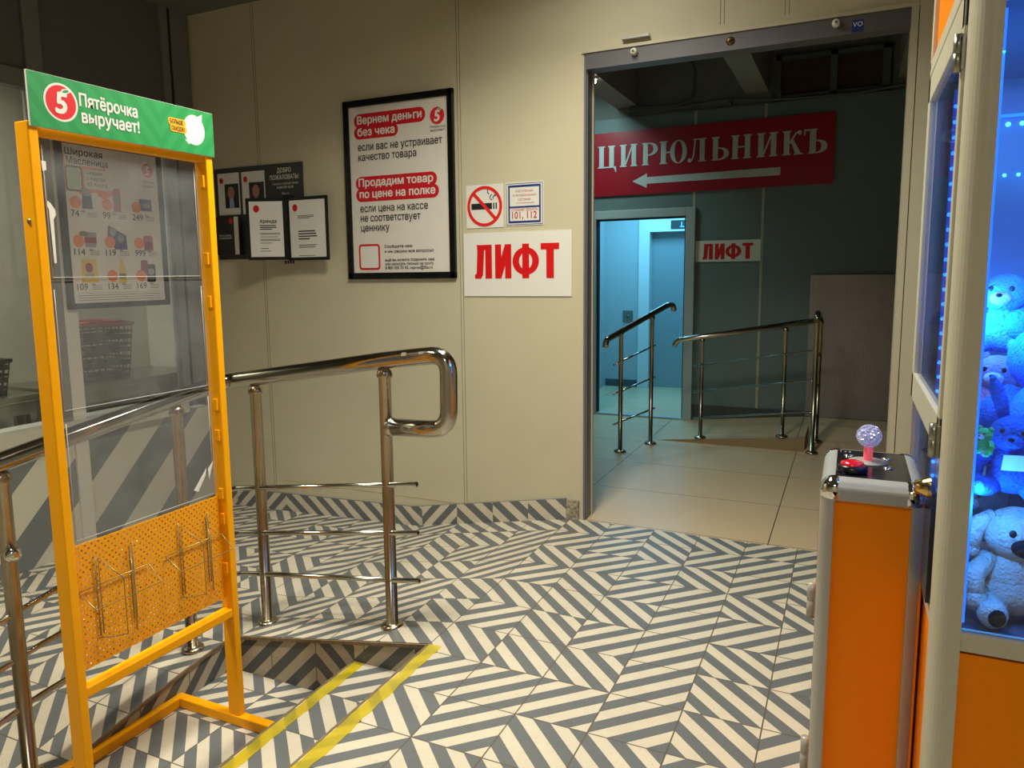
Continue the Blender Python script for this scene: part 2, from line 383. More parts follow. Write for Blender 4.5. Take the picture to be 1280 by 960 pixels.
tiles(k, -2.85, -1.06, -1.18, -.2, zleg, salt=3, ycuts=(-.45, -.7, -.95))
struct(k.build('ramp', TILE))
k = MB(); tiles(k, -1.06, 0, -4.5, -.2, lambda x, y: ZL, salt=5, px=-.02, py=-.06); tiles(k, -2.85, -1.06, -4.5, -1.18, lambda x, y: ZL, salt=5, px=-.02, py=-.06)
struct(k.build('floor_lower', TILE))
k = MB(); tiles(k, -.37, 0, -4.5, -.2, lambda x, y: -.155, salt=9, px=-.37, py=-.2)
struct(k.build('stair_tread', TILE))
# risers and ramp cheeks, tiled upright
def upright(mb, p0, p1, ztop0, ztop1, zb, cods, ph=0.0, vt=None):
    p0 = Vector(p0); p1 = Vector(p1); L = (p1-p0).length; t = 0.0; n = 0; edges = [0.0]; q = ph
    while q < L-1e-4:
        if q > 1e-4: edges.append(q)
        q += S
    edges.append(L)
    for a, b in zip(edges, edges[1:]):
        cd = cods[n % len(cods)]; n += 1; base = math.floor(((a+b)/2-ph)/S)*S+ph; pts = []; uvs = []
        za, zb_ = ztop0+(ztop1-ztop0)*a/L, ztop0+(ztop1-ztop0)*b/L
        for tt, z in ((a, zb), (b, zb), (b, zb_), (a, za)):
            pp = p0+(p1-p0)*tt/L; pts.append((pp.x, pp.y, z)); uvs.append(ruv(cd, (tt-base)/S, min(.985, max(.015, (z-zb)/S+.02))))
        mb.face(pts, uvs)
k = MB()
upright(k, (-1.06, -.2, 0), (-.37, -.2, 0), -.196, -.077, ZL, 'aacaa', ph=.235)
upright(k, (-.37, -.2, 0), (0, -.2, 0), -.077, -.014, -.155, 'aab', ph=.05)
ys = [(-.2, 0)]+LEG[1:]
for (a, p), (b, q) in zip(LEG, LEG[1:]):
    upright(k, (-1.06, b, 0), (-1.06, a, 0), zleg(-1.06, b)-.012, zleg(-1.06, a)-.012, ZL, 'a', ph=0)
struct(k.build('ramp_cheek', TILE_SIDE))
k = MB()
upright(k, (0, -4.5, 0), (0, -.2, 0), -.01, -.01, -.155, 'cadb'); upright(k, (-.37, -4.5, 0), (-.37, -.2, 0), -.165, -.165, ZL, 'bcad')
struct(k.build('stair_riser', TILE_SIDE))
EDGE = mat('worn_tile_edge', (120, 100, 74), 0.7, noise=0.25, nscale=30)
k = MB()
k.prism([(-1.07, -.196), (0, -.014), (0, .001), (-1.07, -.182)], (0, -.207, 0), (1, 0, 0), (0, 0, 1), -.009)
for (a, p), (b, q) in zip(LEG, LEG[1:]):
    k.prism([(b, zleg(-1.06, b)-.013), (a, zleg(-1.06, a)-.013), (a, zleg(-1.06, a)+.001), (b, zleg(-1.06, b)+.001)], (-1.053, 0, 0), (0, 1, 0), (0, 0, 1), .009)
k.box((-.378, -4.5, -.168), (-.3685, -.2, -.1545)); k.box((-.008, -4.5, -.013), (.0005, -.2, .0003))
struct(k.build('trim_1', EDGE))

# skirting of cut tiles along the back wall
k = MB(); xs = [-2.85, -2.62, -2.40, -2.16, -1.88, -1.615, -1.35, -1.10, -1.022, -.764, -.51, -.272, -.028]
cods = 'aaacccccadcda'
def zfl(x): return zr(x, 0) if x > -1.1 else zland(x, 0)
for n, (a, b) in enumerate(zip(xs, xs[1:])):
    cd = cods[n]; z0, z1 = zfl(a), zfl(b); h0 = .128
    wv = min(1, (b-a)/S)
    q = [(a, 1.45, z0), (b, 1.45, z1), (b, 1.45, z1+h0), (a, 1.45, z0+h0)]; uvq = [(0.01, .02), (wv-.01, .02), (wv-.01, .55), (0.01, .55)]
    k.face(q, [ruv(cd, *t) for t in uvq])
    k.face([q[3], q[2], (b, 1.466, z1+h0), (a, 1.466, z0+h0)], [(.5, .505)]*4)
struct(k.build('baseboard_back', TILE))
MORTAR = mat('broken_mortar', (150, 142, 120), 0.9, noise=0.5, nscale=60, bump=.8, bscale=70)
struct(bx('trim_2', (-.026, 1.447, -.003), (.05, 1.468, .115), MORTAR))

# ------------------------------------------------------------------ back wall with doorway
DX0, DX1, DH = 0.062, 1.74, 2.635
k = MB()
def wl(x0, x1, z0, z1): k.box((x0, YD+.003, z0), (x1, YD+.123, z1))
wl(-2.85, DX0, -.4, 3.27); wl(DX1, 3.0, -.4, 3.27); wl(DX0, DX1, DH, 3.27)
struct(k.build('wall_back', WALL))
k = MB()
for x, z0 in ((-.705, .0), (-2.26, -.1), (.80, 2.68), (1.105, 2.68)):
    for d in (-.010, .009): k.box((x+d-.0012, YD+.0018, z0), (x+d+.0012, YD+.006, 3.27))
struct(k.build('trim_3', SEAM))
# door lining: dark left jamb, light right jamb, header rail
struct(bx('door_frame_edge', (DX0, YD-.002, 0), (DX0+.012, YD+.14, DH), CREAM))
k = MB(); k.box((DX0+.012, YD+.004, 0), (DX0+.022, YD+.115, DH)); k.box((DX0+.022, YD+.02, 0), (DX0+.027, YD+.03, DH)); struct(k.build('door_frame_jamb', GREYPROF))
struct(bx('trim_4', (DX0+.012, YD+.115, 0), (DX0+.03, YD+.135, DH), CREAM))
k = MB(); k.box((1.638, YD-.01, 0), (1.668, YD+.10, 2.66)); k.box((1.672, YD-.014, 0), (1.735, YD+.10, 2.66)); struct(k.build('trim_5', CREAM))
struct(bx('trim_6', (1.737, YD-.02, 0), (1.80, YD+.04, 3.2), GREYPROF))
k = MB(); k.box((DX0+.024, YD-.004, 2.548), (1.638, YD+.10, 2.632)); hd = k.build('door_header', mat('header_metal', (98, 95, 98), .45, .1, noise=.05)); struct(hd)
struct(bx('trim_7', (DX0, YD-.012, 2.632), (1.70, YD+.02, 2.648), CREAM))
k = MB(); k.box((.29, YD-.03, 2.668), (.435, YD-.001, 2.684)); k.box((.29, YD-.034, 2.668), (.44, YD-.03, 2.672)); struct(k.build('trim_8', ALU))
for n, x in enumerate((.355, 1.325)):
    t = thing('door_stop', (x, YD-.02, 2.6), ['white door stop knob at the left of the doorway header', 'white door stop knob at the right of the doorway header'][n], 'door stop', 'door stops on the header')
    q = MB(); q.lathe([(0, .030), (.013, .030), (.018, .02), (.018, -.004), (0, -.004)], (x, YD-.008, 2.602), (0, -1, 0), 16); q.build('knob', WHITE, t)
    q = MB(); q.lathe([(0, .034), (.006, .034), (.006, .028)], (x, YD-.008, 2.602), (0, -1, 0), 12); q.build('screw', GREYINK, t)
q = MB(); q.lathe([(0, .006), (.017, .006), (.021, 0), (.021, -.002)], (.843, YD-.006, 2.592), (0, -1, 0), 20); t = q.build('lock_cylinder', mat('brass', (120, 88, 50), .35, .8)); tag(t, 'small round brass lock on the middle of the doorway header', 'lock')
q = MB(); q.lathe([(0, .003), (.008, .003), (.008, 0)], (.843, YD-.012, 2.592), (0, -1, 0), 12); q.build('keyhole', INK, t)
t = thing('blue_sticker', (1.42, YD-.005, 2.55), 'square blue sticker on the right of the doorway header', 'sticker')
F = Face((1.393, YD-.0045, 2.553), (1, 0, 0), (0, 0, 1))
q = MB(); F.rect(q, 0, 0, .05, .055); q.build('sheet', NAVY, t); q = MB(); F.text(q, 'VO', .025, .025, size=.03, align='CENTER', bold=.01); q.build('lettering', WHITE, t)

# ------------------------------------------------------------------ other walls, ceiling
struct(bx('ceiling', (-4.5, -4.7, 3.27), (3.1, YD+.12, 3.4), CEIL))
struct(bx('wall_right', (3.0, -4.7, -.4), (3.12, YD+.12, 3.4), WALL))
struct(bx('wall_front', (-4.5, -4.72, -.4), (3.1, -4.5, 3.4), WALL))
k = MB(); k.box((-2.97, -4.5, 2.55), (-2.85, 1.465, 3.27)); struct(k.build('wall_left', DARKPANEL))
STRIPE = bpy.data.materials.new('striped_panel'); STRIPE.use_nodes = True
nt = STRIPE.node_tree; b_ = nt.nodes['Principled BSDF']; tc = nt.nodes.new('ShaderNodeTexCoord'); sp = nt.nodes.new('ShaderNodeSeparateXYZ'); nt.links.new(tc.outputs['Object'], sp.inputs[0])
dd = math_node(nt, 'ABSOLUTE', math_node(nt, 'SUBTRACT', sp.outputs[1], 1.02))
ss = math_node(nt, 'FLOORED_MODULO', math_node(nt, 'FLOOR', math_node(nt, 'MULTIPLY', math_node(nt, 'SUBTRACT', sp.outputs[2], dd), 3.6)), 2.0)
nt.links.new(mixc(nt, ss, lin((196, 190, 168))+(1,), lin((112, 116, 114))+(1,)), b_.inputs['Base Color']); b_.inputs['Roughness'].default_value = .4
k = MB(); k.box((-2.97, -4.5, -.5), (-2.85, 1.465, .50)); struct(k.build('wall_left_lower', STRIPE))
struct(bx('trim_9', (-3.0, -4.5, .50), (-2.78, 1.2, .59), mat('window_sill', (182, 178, 160), .35, noise=.04)))
k = MB()
for y0, y1 in ((.255, .355), (1.215, 1.275), (1.30, 1.445), (-1.6, -1.5), (-3.4, -3.3)): k.box((-2.90, y0, .59), (-2.83, y1, 3.27), .004)
k.box((-2.90, -4.5, 2.53), (-2.835, .255, 2.63)); k.box((-2.89, .355, 2.50), (-2.845, 1.215, 2.56))
struct(k.build('window_1', MULL))
struct(bx('trim_10', (-2.86, .357, -.2), (-2.835, .445, 2.50), mat('pale_strip', (205, 200, 182), .5)))
struct(bx('trim_11', (-2.848, 1.276, .59), (-2.84, 1.299, 3.27), INK))
k = MB(); k.box((-2.876, -4.5, .59), (-2.870, 1.215, 2.53)); struct(k.build('window_2', GLASS))
# packing alcove behind the glass
PALE = mat('alcove_wall', (205, 200, 178), .6, noise=.03)
k = MB(); k.box((-3.72, -4.5, -.5), (-3.6, 1.9, 3.3)); k.box((-3.7, 1.58, -.5), (-2.85, 1.7, 3.3)); struct(k.build('wall_alcove', PALE))
struct(bx('floor_alcove', (-3.7, -4.5, -.5), (-2.97, 1.7, -.3), SLAB)); 
def table(y0, y1, lab):
    t = thing('packing_table', (-3.3, (y0+y1)/2, -.3), lab, 'table', 'steel packing tables behind the window')
    bx('table_top', (-3.58, y0, .72), (-3.02, y1, .76), STEEL, t, .004)
    bx('apron', (-3.56, y0+.03, .64), (-3.05, y1-.03, .72), STEEL, t)
    for x in (-3.55, -3.09):
        for y in (y0+.03, y1-.07): bx('leg', (x, y, -.3), (x+.04, y+.04, .64), STEEL, t)
    bx('shelf', (-3.55, y0+.05, .25), (-3.06, y1-.05, .28), STEEL, t)
table(.40, 1.55, 'steel packing table that carries the black basket with red rim')
table(-1.6, .30, 'steel packing table at left edge behind the window')
def basket(name, o, sx, sy, h, rim, lab, rows, handle=False):
    t = thing(name, o, lab, 'basket'); x, y, z = o
    k = MB(); n = 7
    for s_ in (-1, 1):
        for i in range(n+1):
            f = -1+2*i/n
            k.tube([(x+s_*sx*.84, y+f*sy*.84, z), (x+s_*sx, y+f*sy, z+h)], .004, 5)
            k.tube([(x+f*sx*.84, y+s_*sy*.84, z), (x+f*sx, y+s_*sy, z+h)], .004, 5)
    for r_ in range(rows):
        q = r_/(rows-1); e = .84+.16*q; zz = z+.004+(h-.01)*q; hh = .016 if r_ % 2 else .03
        for a, b in (((-1, -1), (1, -1)), ((1, -1), (1, 1)), ((1, 1), (-1, 1)), ((-1, 1), (-1, -1))):
            k.box((x+min(a[0], b[0])*sx*e-.004, y+min(a[1], b[1])*sy*e-.004, zz), (x+max(a[0], b[0])*sx*e+.004, y+max(a[1], b[1])*sy*e+.004, zz+hh))
    k.box((x-sx*.84, y-sy*.84, z), (x+sx*.84, y+sy*.84, z+.012)); k.build('body', BLACK, t)
    k = MB()
    for a, b in (((-1, -1), (1, -1)), ((1, -1), (1, 1)), ((1, 1), (-1, 1)), ((-1, 1), (-1, -1))):
        k.box((x+min(a[0], b[0])*sx-.014, y+min(a[1], b[1])*sy-.014, z+h), (x+max(a[0], b[0])*sx+.014, y+max(a[1], b[1])*sy+.014, z+h+.022), .004)
    k.build('rim', rim, t)
    if handle:
        k = MB(); k.tube(rounded([(x, y-sy, z+h), (x, y-sy*.9, z+h+.22), (x, y+sy*.9, z+h+.22), (x, y+sy, z+h)], .06), .016, 10); k.build('handle', BLACK, t)
    else:
        k = MB()
        for s_ in (-1, 1): k.tube(rounded([(x+s_*sx*.3, y-sy, z+h+.024), (x+s_*sx*.9, y-sy*.8, z+h+.03), (x+s_*sx*.9, y+sy*.8, z+h+.03), (x+s_*sx*.3, y+sy, z+h+.024)], .05), .008, 8)
        k.build('handle', rim, t)
    return t
basket('shopping_basket', (-3.27, .86, .76), .15, .19, .37, mat('red_plastic', (176, 22, 40), .4), 'black shopping basket with red rim on the steel table', 9)
basket('hand_basket', (-3.27, .04, .76), .16, .13, .20, BLACK, 'black hand basket with raised loop handle at left edge', 6, True)

# promotional poster on the window
t = thing('window_poster', (-2.81, .75, 1.26), 'black framed price poster with nine products seen through the yellow stand', 'poster')
PY0, PY1, PZ0, PZ1 = .375, 1.12, 1.268, 2.29
k = MB(); fr = .035
for a, b in (((PY0, PZ0), (PY1, PZ0+fr)), ((PY0, PZ1-fr), (PY1, PZ1)), ((PY0, PZ0), (PY0+fr, PZ1)), ((PY1-fr, PZ0), (PY1, PZ1))): k.box((-2.832, a[0], a[1]), (-2.803, b[0], b[1]), .003)
k.build('frame', BLACK, t)
bx('sheet', (-2.828, PY0+.02, PZ0+.02), (-2.815, PY1-.02, PZ1-.02), PAPER, t)
F = Face((-2.815, PY0+fr, PZ0+fr), (0, 1, 0), (0, 0, 1))     # 0.675 x 0.952
PW, PH = PY1-PY0-2*fr, PZ1-PZ0-2*fr
PALEOR = mat('pale_orange_print', (238, 128, 62), .5); BROWNOR = mat('pancake_print', (222, 150, 60), .5)
k = MB(); F.poly(k, [(.0, .66), (.05, .70), (.10, .66), (.22, .68), (.26, .73), (.235, .78), (.29, .82), (.25, .86), (.28, .90), (.22, .92), (.0, .90)], .0006); F.poly(k, [(.18, .70), (.26, .64), (.34, .68), (.30, .74), (.22, .76)], .0006); k.build('banner_shape', PALEOR, t)
k = MB(); F.poly(k, rrect(.27, .055, .012, 4, .145, .905), .0012); F.poly(k, rrect(.30, .055, .012, 4, .165, .855), .0012); F.poly(k, rrect(.20, .12, .02, 4, .235, .755), .0014); k.build('title_plates', WHITE, t)
k = MB(); F.text(k, 'Широкая', .02, .89, size=.056, width=.25, bold=.015, h=.002); F.text(k, 'Масленица', .025, .838, size=.056, width=.28, bold=.012, h=.002); k.build('title', INK, t)
k = MB(); F.text(k, 'Скидки', .15, .785, size=.032, h=.0025); F.text(k, 'с картой', .15, .75, size=.032, h=.0025); F.text(k, 'X5 Клуба', .15, .715, size=.032, h=.0025); k.build('subtitle', GREYINK, t)
k = MB(); F.poly(k, rrect(.11, .15, .02, 4, .068, .75), .0016); k.build('phone_print', INK, t)
k = MB(); F.poly(k, rrect(.095, .13, .014, 4, .068, .75), .0022); k.build('phone_screen', mat('screen_print', (190, 205, 175), .5), t)
logo5(F, PW-.075, .855, .05, t, .001, False)
k = MB()
for i in range(3): F.text(k, ['Пятёрочка', 'выручает!', ''][i] or ' ', PW-.075, .775-.028*i, size=.02, align='CENTER')
k.build('logo_caption', GREYINK, t)
prices = [['74', '99', '249'], ['114', '119', '999'], ['109', '134', '169']]
kd, kp, kk = MB(), MB(), MB()
PEND = []
def pc(m): q = MB(); PEND.append((m, q)); return q
cB, cR, cY, cP, cG, cW = [mat(n_, c_, .5) for n_, c_ in (('blue_pack', (60, 74, 120)), ('maroon_pack', (140, 40, 50)), ('yellow_pack', (226, 190, 90)), ('pink_pack', (190, 110, 120)), ('olive_pack', (110, 120, 60)), ('grey_pack', (150, 150, 150)))]
for r_ in range(3):
    for c in range(3):
        x = .03+c*.215; y = .505-r_*.212+(.02 if r_ == 0 else 0)
        kp = MB(); F.text(kp, prices[r_][c], x, y, size=.056, bold=.01); kp.build('price', INK, t); kp = MB(); F.text(kp, '99', x+(.10 if len(prices[r_][c]) == 3 else .068), y+.022, size=.026); kp.build('price_cents', INK, t); kk = MB()
        for q in range(3): F.rect(kk, x+.105, y+.002+.011*q, x+.17, y+.005+.011*q)
        kk.build('small_print', GREYINK, t)
        if not (r_ == 2 and c == 0): kd = MB(); F.poly(kd, ell(.037, .037, 24, x+.035, y+.085), .0014); kd.build('discount_badge', PALEOR, t)
kk = MB()
F.rect(kk, .03, .045, PW-.04, .048); F.rect(kk, .03, .03, PW-.04, .033); F.rect(kk, .03, .015, PW-.04, .018); F.rect(kk, .03, .06, PW-.03, .0615)
kk.build('small_print', GREYINK, t)
def at(r_, c): return .03+c*.215, .505-r_*.212+(.02 if r_ == 0 else 0)
x, y = at(0, 0); F.poly(pc(cB), [(x+.075, y+.05), (x+.15, y+.05), (x+.14, y+.16), (x+.085, y+.16)], .001); F.poly(pc(cW), ell(.03, .025, 20, x+.112, y+.15), .0018)
x, y = at(0, 1); F.rect(pc(cP), x+.08, y+.045, x+.135, y+.19, .001); F.poly(pc(cW), ell(.016, .04, 20, x+.107, y+.12), .0018)
x, y = at(0, 2); F.rect(pc(cB), x+.06, y+.065, x+.155, y+.14, .001); F.poly(pc(cW), ell(.03, .016, 20, x+.11, y+.10), .0018)
x, y = at(1, 0); F.poly(pc(cW), [(x+.08, y+.05), (x+.15, y+.05), (x+.16, y+.14), (x+.075, y+.14)], .001); F.rect(pc(cR), x+.075, y+.075, x+.155, y+.11, .0018); F.poly(pc(cG), ell(.03, .016, 20, x+.07, y+.13), .002)
x, y = at(1, 1); F.poly(pc(cB), [(x+.07, y+.04), (x+.16, y+.04), (x+.155, y+.13), (x+.03, y+.19), (x+.02, y+.12)], .001); F.poly(pc(cW), ell(.022, .03, 20, x+.06, y+.15), .0018); F.poly(pc(cW), ell(.022, .025, 20, x+.115, y+.11), .0018)
x, y = at(1, 2); F.poly(pc(cP), rrect(.075, .10, .015, 4, x+.11, y+.085), .001); F.poly(pc(cR), rrect(.06, .05, .01, 4, x+.11, y+.07), .0018)
x, y = at(2, 0); F.poly(pc(cY), [(x+.035, y+.045), (x+.15, y+.045), (x+.145, y+.19), (x+.04, y+.19)], .001); F.poly(pc(cR), ell(.025, .03, 20, x+.09, y+.135), .0018); F.rect(pc(cW), x+.06, y+.08, x+.12, y+.10, .0018)
x, y = at(2, 1); F.poly(pc(cY), [(x+.085, y+.04), (x+.135, y+.04), (x+.135, y+.13), (x+.12, y+.16), (x+.12, y+.19), (x+.10, y+.19), (x+.10, y+.16), (x+.085, y+.13)], .001); F.rect(pc(cG), x+.085, y+.07, x+.135, y+.10, .0018)
x, y = at(2, 2); F.poly(pc(cR), rrect(.055, .10, .01, 4, x+.065, y+.135), .001); F.poly(pc(INK), rrect(.07, .12, .014, 4, x+.115, y+.10), .0016); F.poly(pc(cW), ell(.024, .022, 20, x+.115, y+.11), .0022)
for m_, q in PEND: q.build('product_print', m_, t)

# ------------------------------------------------------------------ things on the back wall
YW = YD+.002
def wallface(x, z, d=0.0): return Face((x, YW-d, z), (1, 0, 0), (0, 0, 1))
# big framed notice
t = thing('framed_notice', (-1.13, YW, 1.42), 'tall black framed white notice with red headlines on the beige wall', 'poster')
X0, X1, Z0, Z1 = -1.532, -.734, 1.425, 2.545; fr = .042
k = MB()
for a, b in (((X0, Z0), (X1, Z0+fr)), ((X0, Z1-fr), (X1, Z1)), ((X0, Z0), (X0+fr, Z1)), ((X1-fr, Z0), (X1, Z1))): k.box((a[0], YW-.026, a[1]), (b[0], YW, b[1]), .006)
k.build('frame', mat('gloss_black_frame', (14, 14, 14), .25), t)
bx('sheet', (X0+.03, YW-.014, Z0+.03), (X1-.03, YW-.002, Z1-.03), PAPER, t)
F = wallface(X0+fr, Z0+fr, .0145)     # 0.714 x 1.036
def pill(mb, x0, y0, x1, y1, h=.001): F.poly(mb, rrect(x1-x0, y1-y0, (y1-y0)*.48, 6, (x0+x1)/2, (y0+y1)/2), h)
for q_ in ((.040, .905, .562, .992), (.038, .838, .366, .916), (.038, .523, .634, .606), (.037, .45, .646, .533)): k = MB(); pill(k, *q_); k.build('headline_band', RED, t)
F.lines(t, WHITE, 'headline', [('Вернем деньги', .066, .930, dict(size=.066, width=.47, bold=.028, h=.0025)), ('без чека', .066, .858, dict(size=.066, width=.275, bold=.028, h=.0025)),
 ('Продадим товар', .062, .546, dict(size=.066, width=.545, bold=.028, h=.0025)), ('по цене на полке', .066, .474, dict(size=.066, width=.555, bold=.028, h=.0025))])
F.lines(t, INK, 'lettering', [(s_, x, y, dict(size=.064, width=wd, bold=.010, h=.0018)) for s_, x, y, wd in (('если вас не устраивает', .064, .767, .612), ('качество товара', .065, .705, .428), ('если цена на кассе', .066, .385, .50), ('не соответствует', .067, .325, .445), ('ценнику', .067, .264, .216))])
F.lines(t, INK, 'small_lettering', [(s_, x, y, dict(width=wd, size=.026, bold=.012, h=.0018)) for s_, x, y, wd in (('Сообщите нам', .241, .155, .205), ('и мы решим все вопросы!', .242, .124, .357), ('ещё вы можете позвонить нам', .243, .070, .36), ('или написать письмо на почту', .243, .045, .355), ('8 800 555 55 05, vopros@5ka.ru', .243, .021, .348))])
k = MB(); F.poly(k, rrect(.162, .164, .02, 4, .124, .10), .001); k.build('code_border', RED, t)
k = MB(); F.poly(k, rrect(.136, .138, .012, 4, .124, .10), .002); k.build('code_field', WHITE, t)
logo5(F, .645, .930, .056, t, .001, False)
k = MB(); F.text(k, 'Пятёрочка', .645, .860, size=.021, align='CENTER'); F.text(k, 'выручает!', .645, .840, size=.021, align='CENTER'); k.build('logo_caption', INK, t)
# elevator sign
def lift_word(F, mb, x0, y0, wd, hh, h=.0015):
    def S_(pts): F.poly(mb, [(x0+p[0]*wd, y0+p[1]*hh) for p in pts], h)
    S_([(.02, 0), (.075, .0), (.10, .10), (.12, 1), (.035, 1), (.035, .98), (.02, .15), (0, .12), (0, 0)])  # Л left leg
    S_([(.02, .98), (.20, .98), (.20, 1), (.02, 1)]); S_([(.03, .85), (.21, .85), (.21, 1), (.03, 1)]); S_([(.13, 0), (.21, 0), (.21, 1), (.13, 1)])
    S_([(.25, 0), (.325, 0), (.325, 1), (.25, 1)]); S_([(.37, 0), (.445, 0), (.445, 1), (.37, 1)]); S_([(.25, 0), (.325, 0), (.445, 1), (.37, 1)])
    S_([(.575, 0), (.655, 0), (.655, 1), (.575, 1)])
    c = (.615, .5); rx, ry = .155, .40
    for a in range(0, 360, 10):
        p = [(c[0]+rx*f*math.cos(R(b)), c[1]+(ry if f == 1 else ry*.62)*math.sin(R(b))) for f, b in ((1, a), (1, a+10), (.5, a+10), (.5, a))]; S_(p)
    S_([(.79, .82), (1, .82), (1, 1), (.79, 1)]); S_([(.855, 0), (.94, 0), (.94, 1), (.855, 1)])
t = thing('elevator_sign', (-.34, YW, 1.316), 'white paper sign with red ЛИФТ beside the doorway under the smoking sign', 'sign')
bx('sheet', (-.686, YW-.006, 1.317), (.004, YW, 1.693), WHITE, t)
k = MB(); F = wallface(-.686, 1.317, .0062); lift_word(F, k, .075, .105, .54, .20); k.build('lettering', mat('sign_red', (214, 6, 14), .45), t)
# no smoking
t = thing('no_smoking_sign', (-.54, YW, 1.72), 'square no smoking sign with red crossed circle above the elevator sign', 'sign')
bx('sheet', (-.664, YW-.003, 1.722), (-.42, YW, 1.974), WHITE, t); F = wallface(-.542, 1.848, .0032)
k = MB(); F.rect(k, -.088, -.018, .048, .018); F.rect(k, .056, -.018, .064, .018); F.rect(k, .072, -.018, .080, .018)
for cx, cy, r_, a0, a1 in ((.035, .085, .018, 30, 250), (.055, .075, .02, -60, 120), (.052, .05, .018, 100, 260), (.068, .045, .016, 60, 200)): F.ring(k, r_, r_, .005, cx, cy, .001, a0, a1, 16)
k.build('cigarette', INK, t)
k = MB(); F.ring(k, .115, .118, .018, 0, 0, .002); F.line(k, (-.074, .078), (.074, -.078), .019, .002); k.build('prohibition_ring', mat('signal_red', (226, 28, 24), .45), t)
# fire notice
t = thing('fire_notice', (-.286, YW, 1.72), 'small white fire notice with blue border and 101, 112', 'sign')
bx('sheet', (-.406, YW-.003, 1.727), (-.166, YW, 1.974), WHITE, t); F = wallface(-.286, 1.85, .0032)
k = MB()
for (x0, y0, x1, y1) in ((-.102, -.108, .102, -.096), (-.102, .096, .102, .108), (-.102, -.108, -.092, .108), (.092, -.108, .102, .108), (-.092, -.022, .092, -.012)): F.rect(k, x0, y0, x1, y1)
F.ring(k, .113, .119, .003, 0, 0, .0008, 360, 361, 1)
for (x0, y0, x1, y1) in ((-.112, -.118, .112, -.115), (-.112, .115, .112, .118), (-.114, -.118, -.111, .118), (.111, -.118, .114, .118)): F.rect(k, x0, y0, x1, y1)
k.build('border', NAVY, t)
k = MB(); F.text(k, '101, 112', 0, -.082, size=.055, width=.155, align='CENTER', bold=.012); F.text(k, 'О ПОЖАРЕ ЗВОНИТЬ', 0, -.04, size=.02, width=.165, align='CENTER')
for i, s_ in enumerate(('ОТВЕТСТВЕННЫЙ', 'ЗА ПРОТИВОПОЖАРНОЕ', 'СОСТОЯНИЕ')): F.text(k, s_, 0, .068-.024*i, size=.015, width=(.11, .15, .08)[i], align='CENTER')
F.rect(k, -.05, .004, .06, .006); k.build('lettering', mat('brick_red_print', (190, 60, 50), .5), t)
# information board with flip folder
t = thing('information_board', (-2.27, YW, 1.57), 'dark grey information board with white sheets left of the framed notice', 'board')
bx('back_panel', (-2.665, YW-.014, 1.575), (-1.885, YW, 2.205), mat('graphite_board', (58, 57, 54), .45), t)
def portrait(x0, x1, z0, z1, lx, nm, shirt):
    bx('sheet', (x0, YW-.018, z0), (x1, YW-.0145, z1), WHITE, t); F = wallface(x0, z0, .018)
    wd, hh = x1-x0, z1-z0
    k = MB(); F.poly(k, ell(.018, .02, 20, .035, hh-.05)); k.build('badge', RED, t)
    k = MB(); F.rect(k, wd*.32, hh*.16, wd*.97, hh*.74); ph = k.build('photo', mat('photo_dark', (44, 46, 40), .4), t)
    cx = wd*.62
    k = MB(); F.poly(k, [(wd*.36, hh*.165), (wd*.94, hh*.165), (wd*.90, hh*.34), (cx+.03, hh*.42), (cx-.03, hh*.42), (wd*.42, hh*.34)], .0018); k.build('photo_jacket', mat('photo_navy', (28, 30, 40), .5), ph)
    k = MB(); F.poly(k, [(cx-.02, hh*.165), (cx+.025, hh*.165), (cx+.018, hh*.41), (cx-.018, hh*.41)], .0024); k.build('photo_shirt', shirt, ph)
    k = MB(); F.poly(k, ell(.031, .043, 20, cx, hh*.53), .003); k.build('photo_face', mat('photo_skin', (168, 122, 96), .5), ph)
portrait(-2.632, -2.435, 1.885, 2.172, 0, 'p', mat('photo_blue', (150, 170, 190), .5)); portrait(-2.410, -2.205, 1.885, 2.170, 0, 'p', mat('photo_plaid', (120, 96, 80), .5))
bx('book', (-2.640, YW-.05, 1.605), (-2.430, YW-.0145, 1.872), mat('book_dark', (40, 36, 32), .5), t, .003); bx('book_pages', (-2.47, YW-.052, 1.608), (-2.432, YW-.02, 1.868), PAPER, t)
F = wallface(-2.640, 1.605, .0505); k = MB(); F.text(k, 'Книга отзывов', .03, .13, width=.11, size=.02); F.text(k, 'и предложений', .025, .112, width=.12, size=.02); k.build('book_title', WHITE, t)
k = MB(); F.poly(k, ell(.018, .02, 20, .14, .235)); k.build('book_badge', RED, t)
F = wallface(-2.2, 1.9, .0145)
F.lines(t, WHITE, 'lettering', [('ДОБРО', .165, .245, dict(width=.12, size=.042, bold=.015, align='CENTER')), ('ПОЖАЛОВАТЬ!', .165, .20, dict(width=.245, size=.042, bold=.015, align='CENTER')),
 ('Телефон горячей линии', .17, .165, dict(width=.225, size=.022, align='CENTER')), ('8 800 555 55 05', .17, .14, dict(width=.14, size=.022, align='CENTER', bold=.01)), ('5ka.ru', .17, .10, dict(width=.06, size=.022, align='CENTER'))])
t2 = thing('flip_folder', (-1.95, YW, 1.555), 'open black flip folder with two printed pages hung on the information board', 'folder')
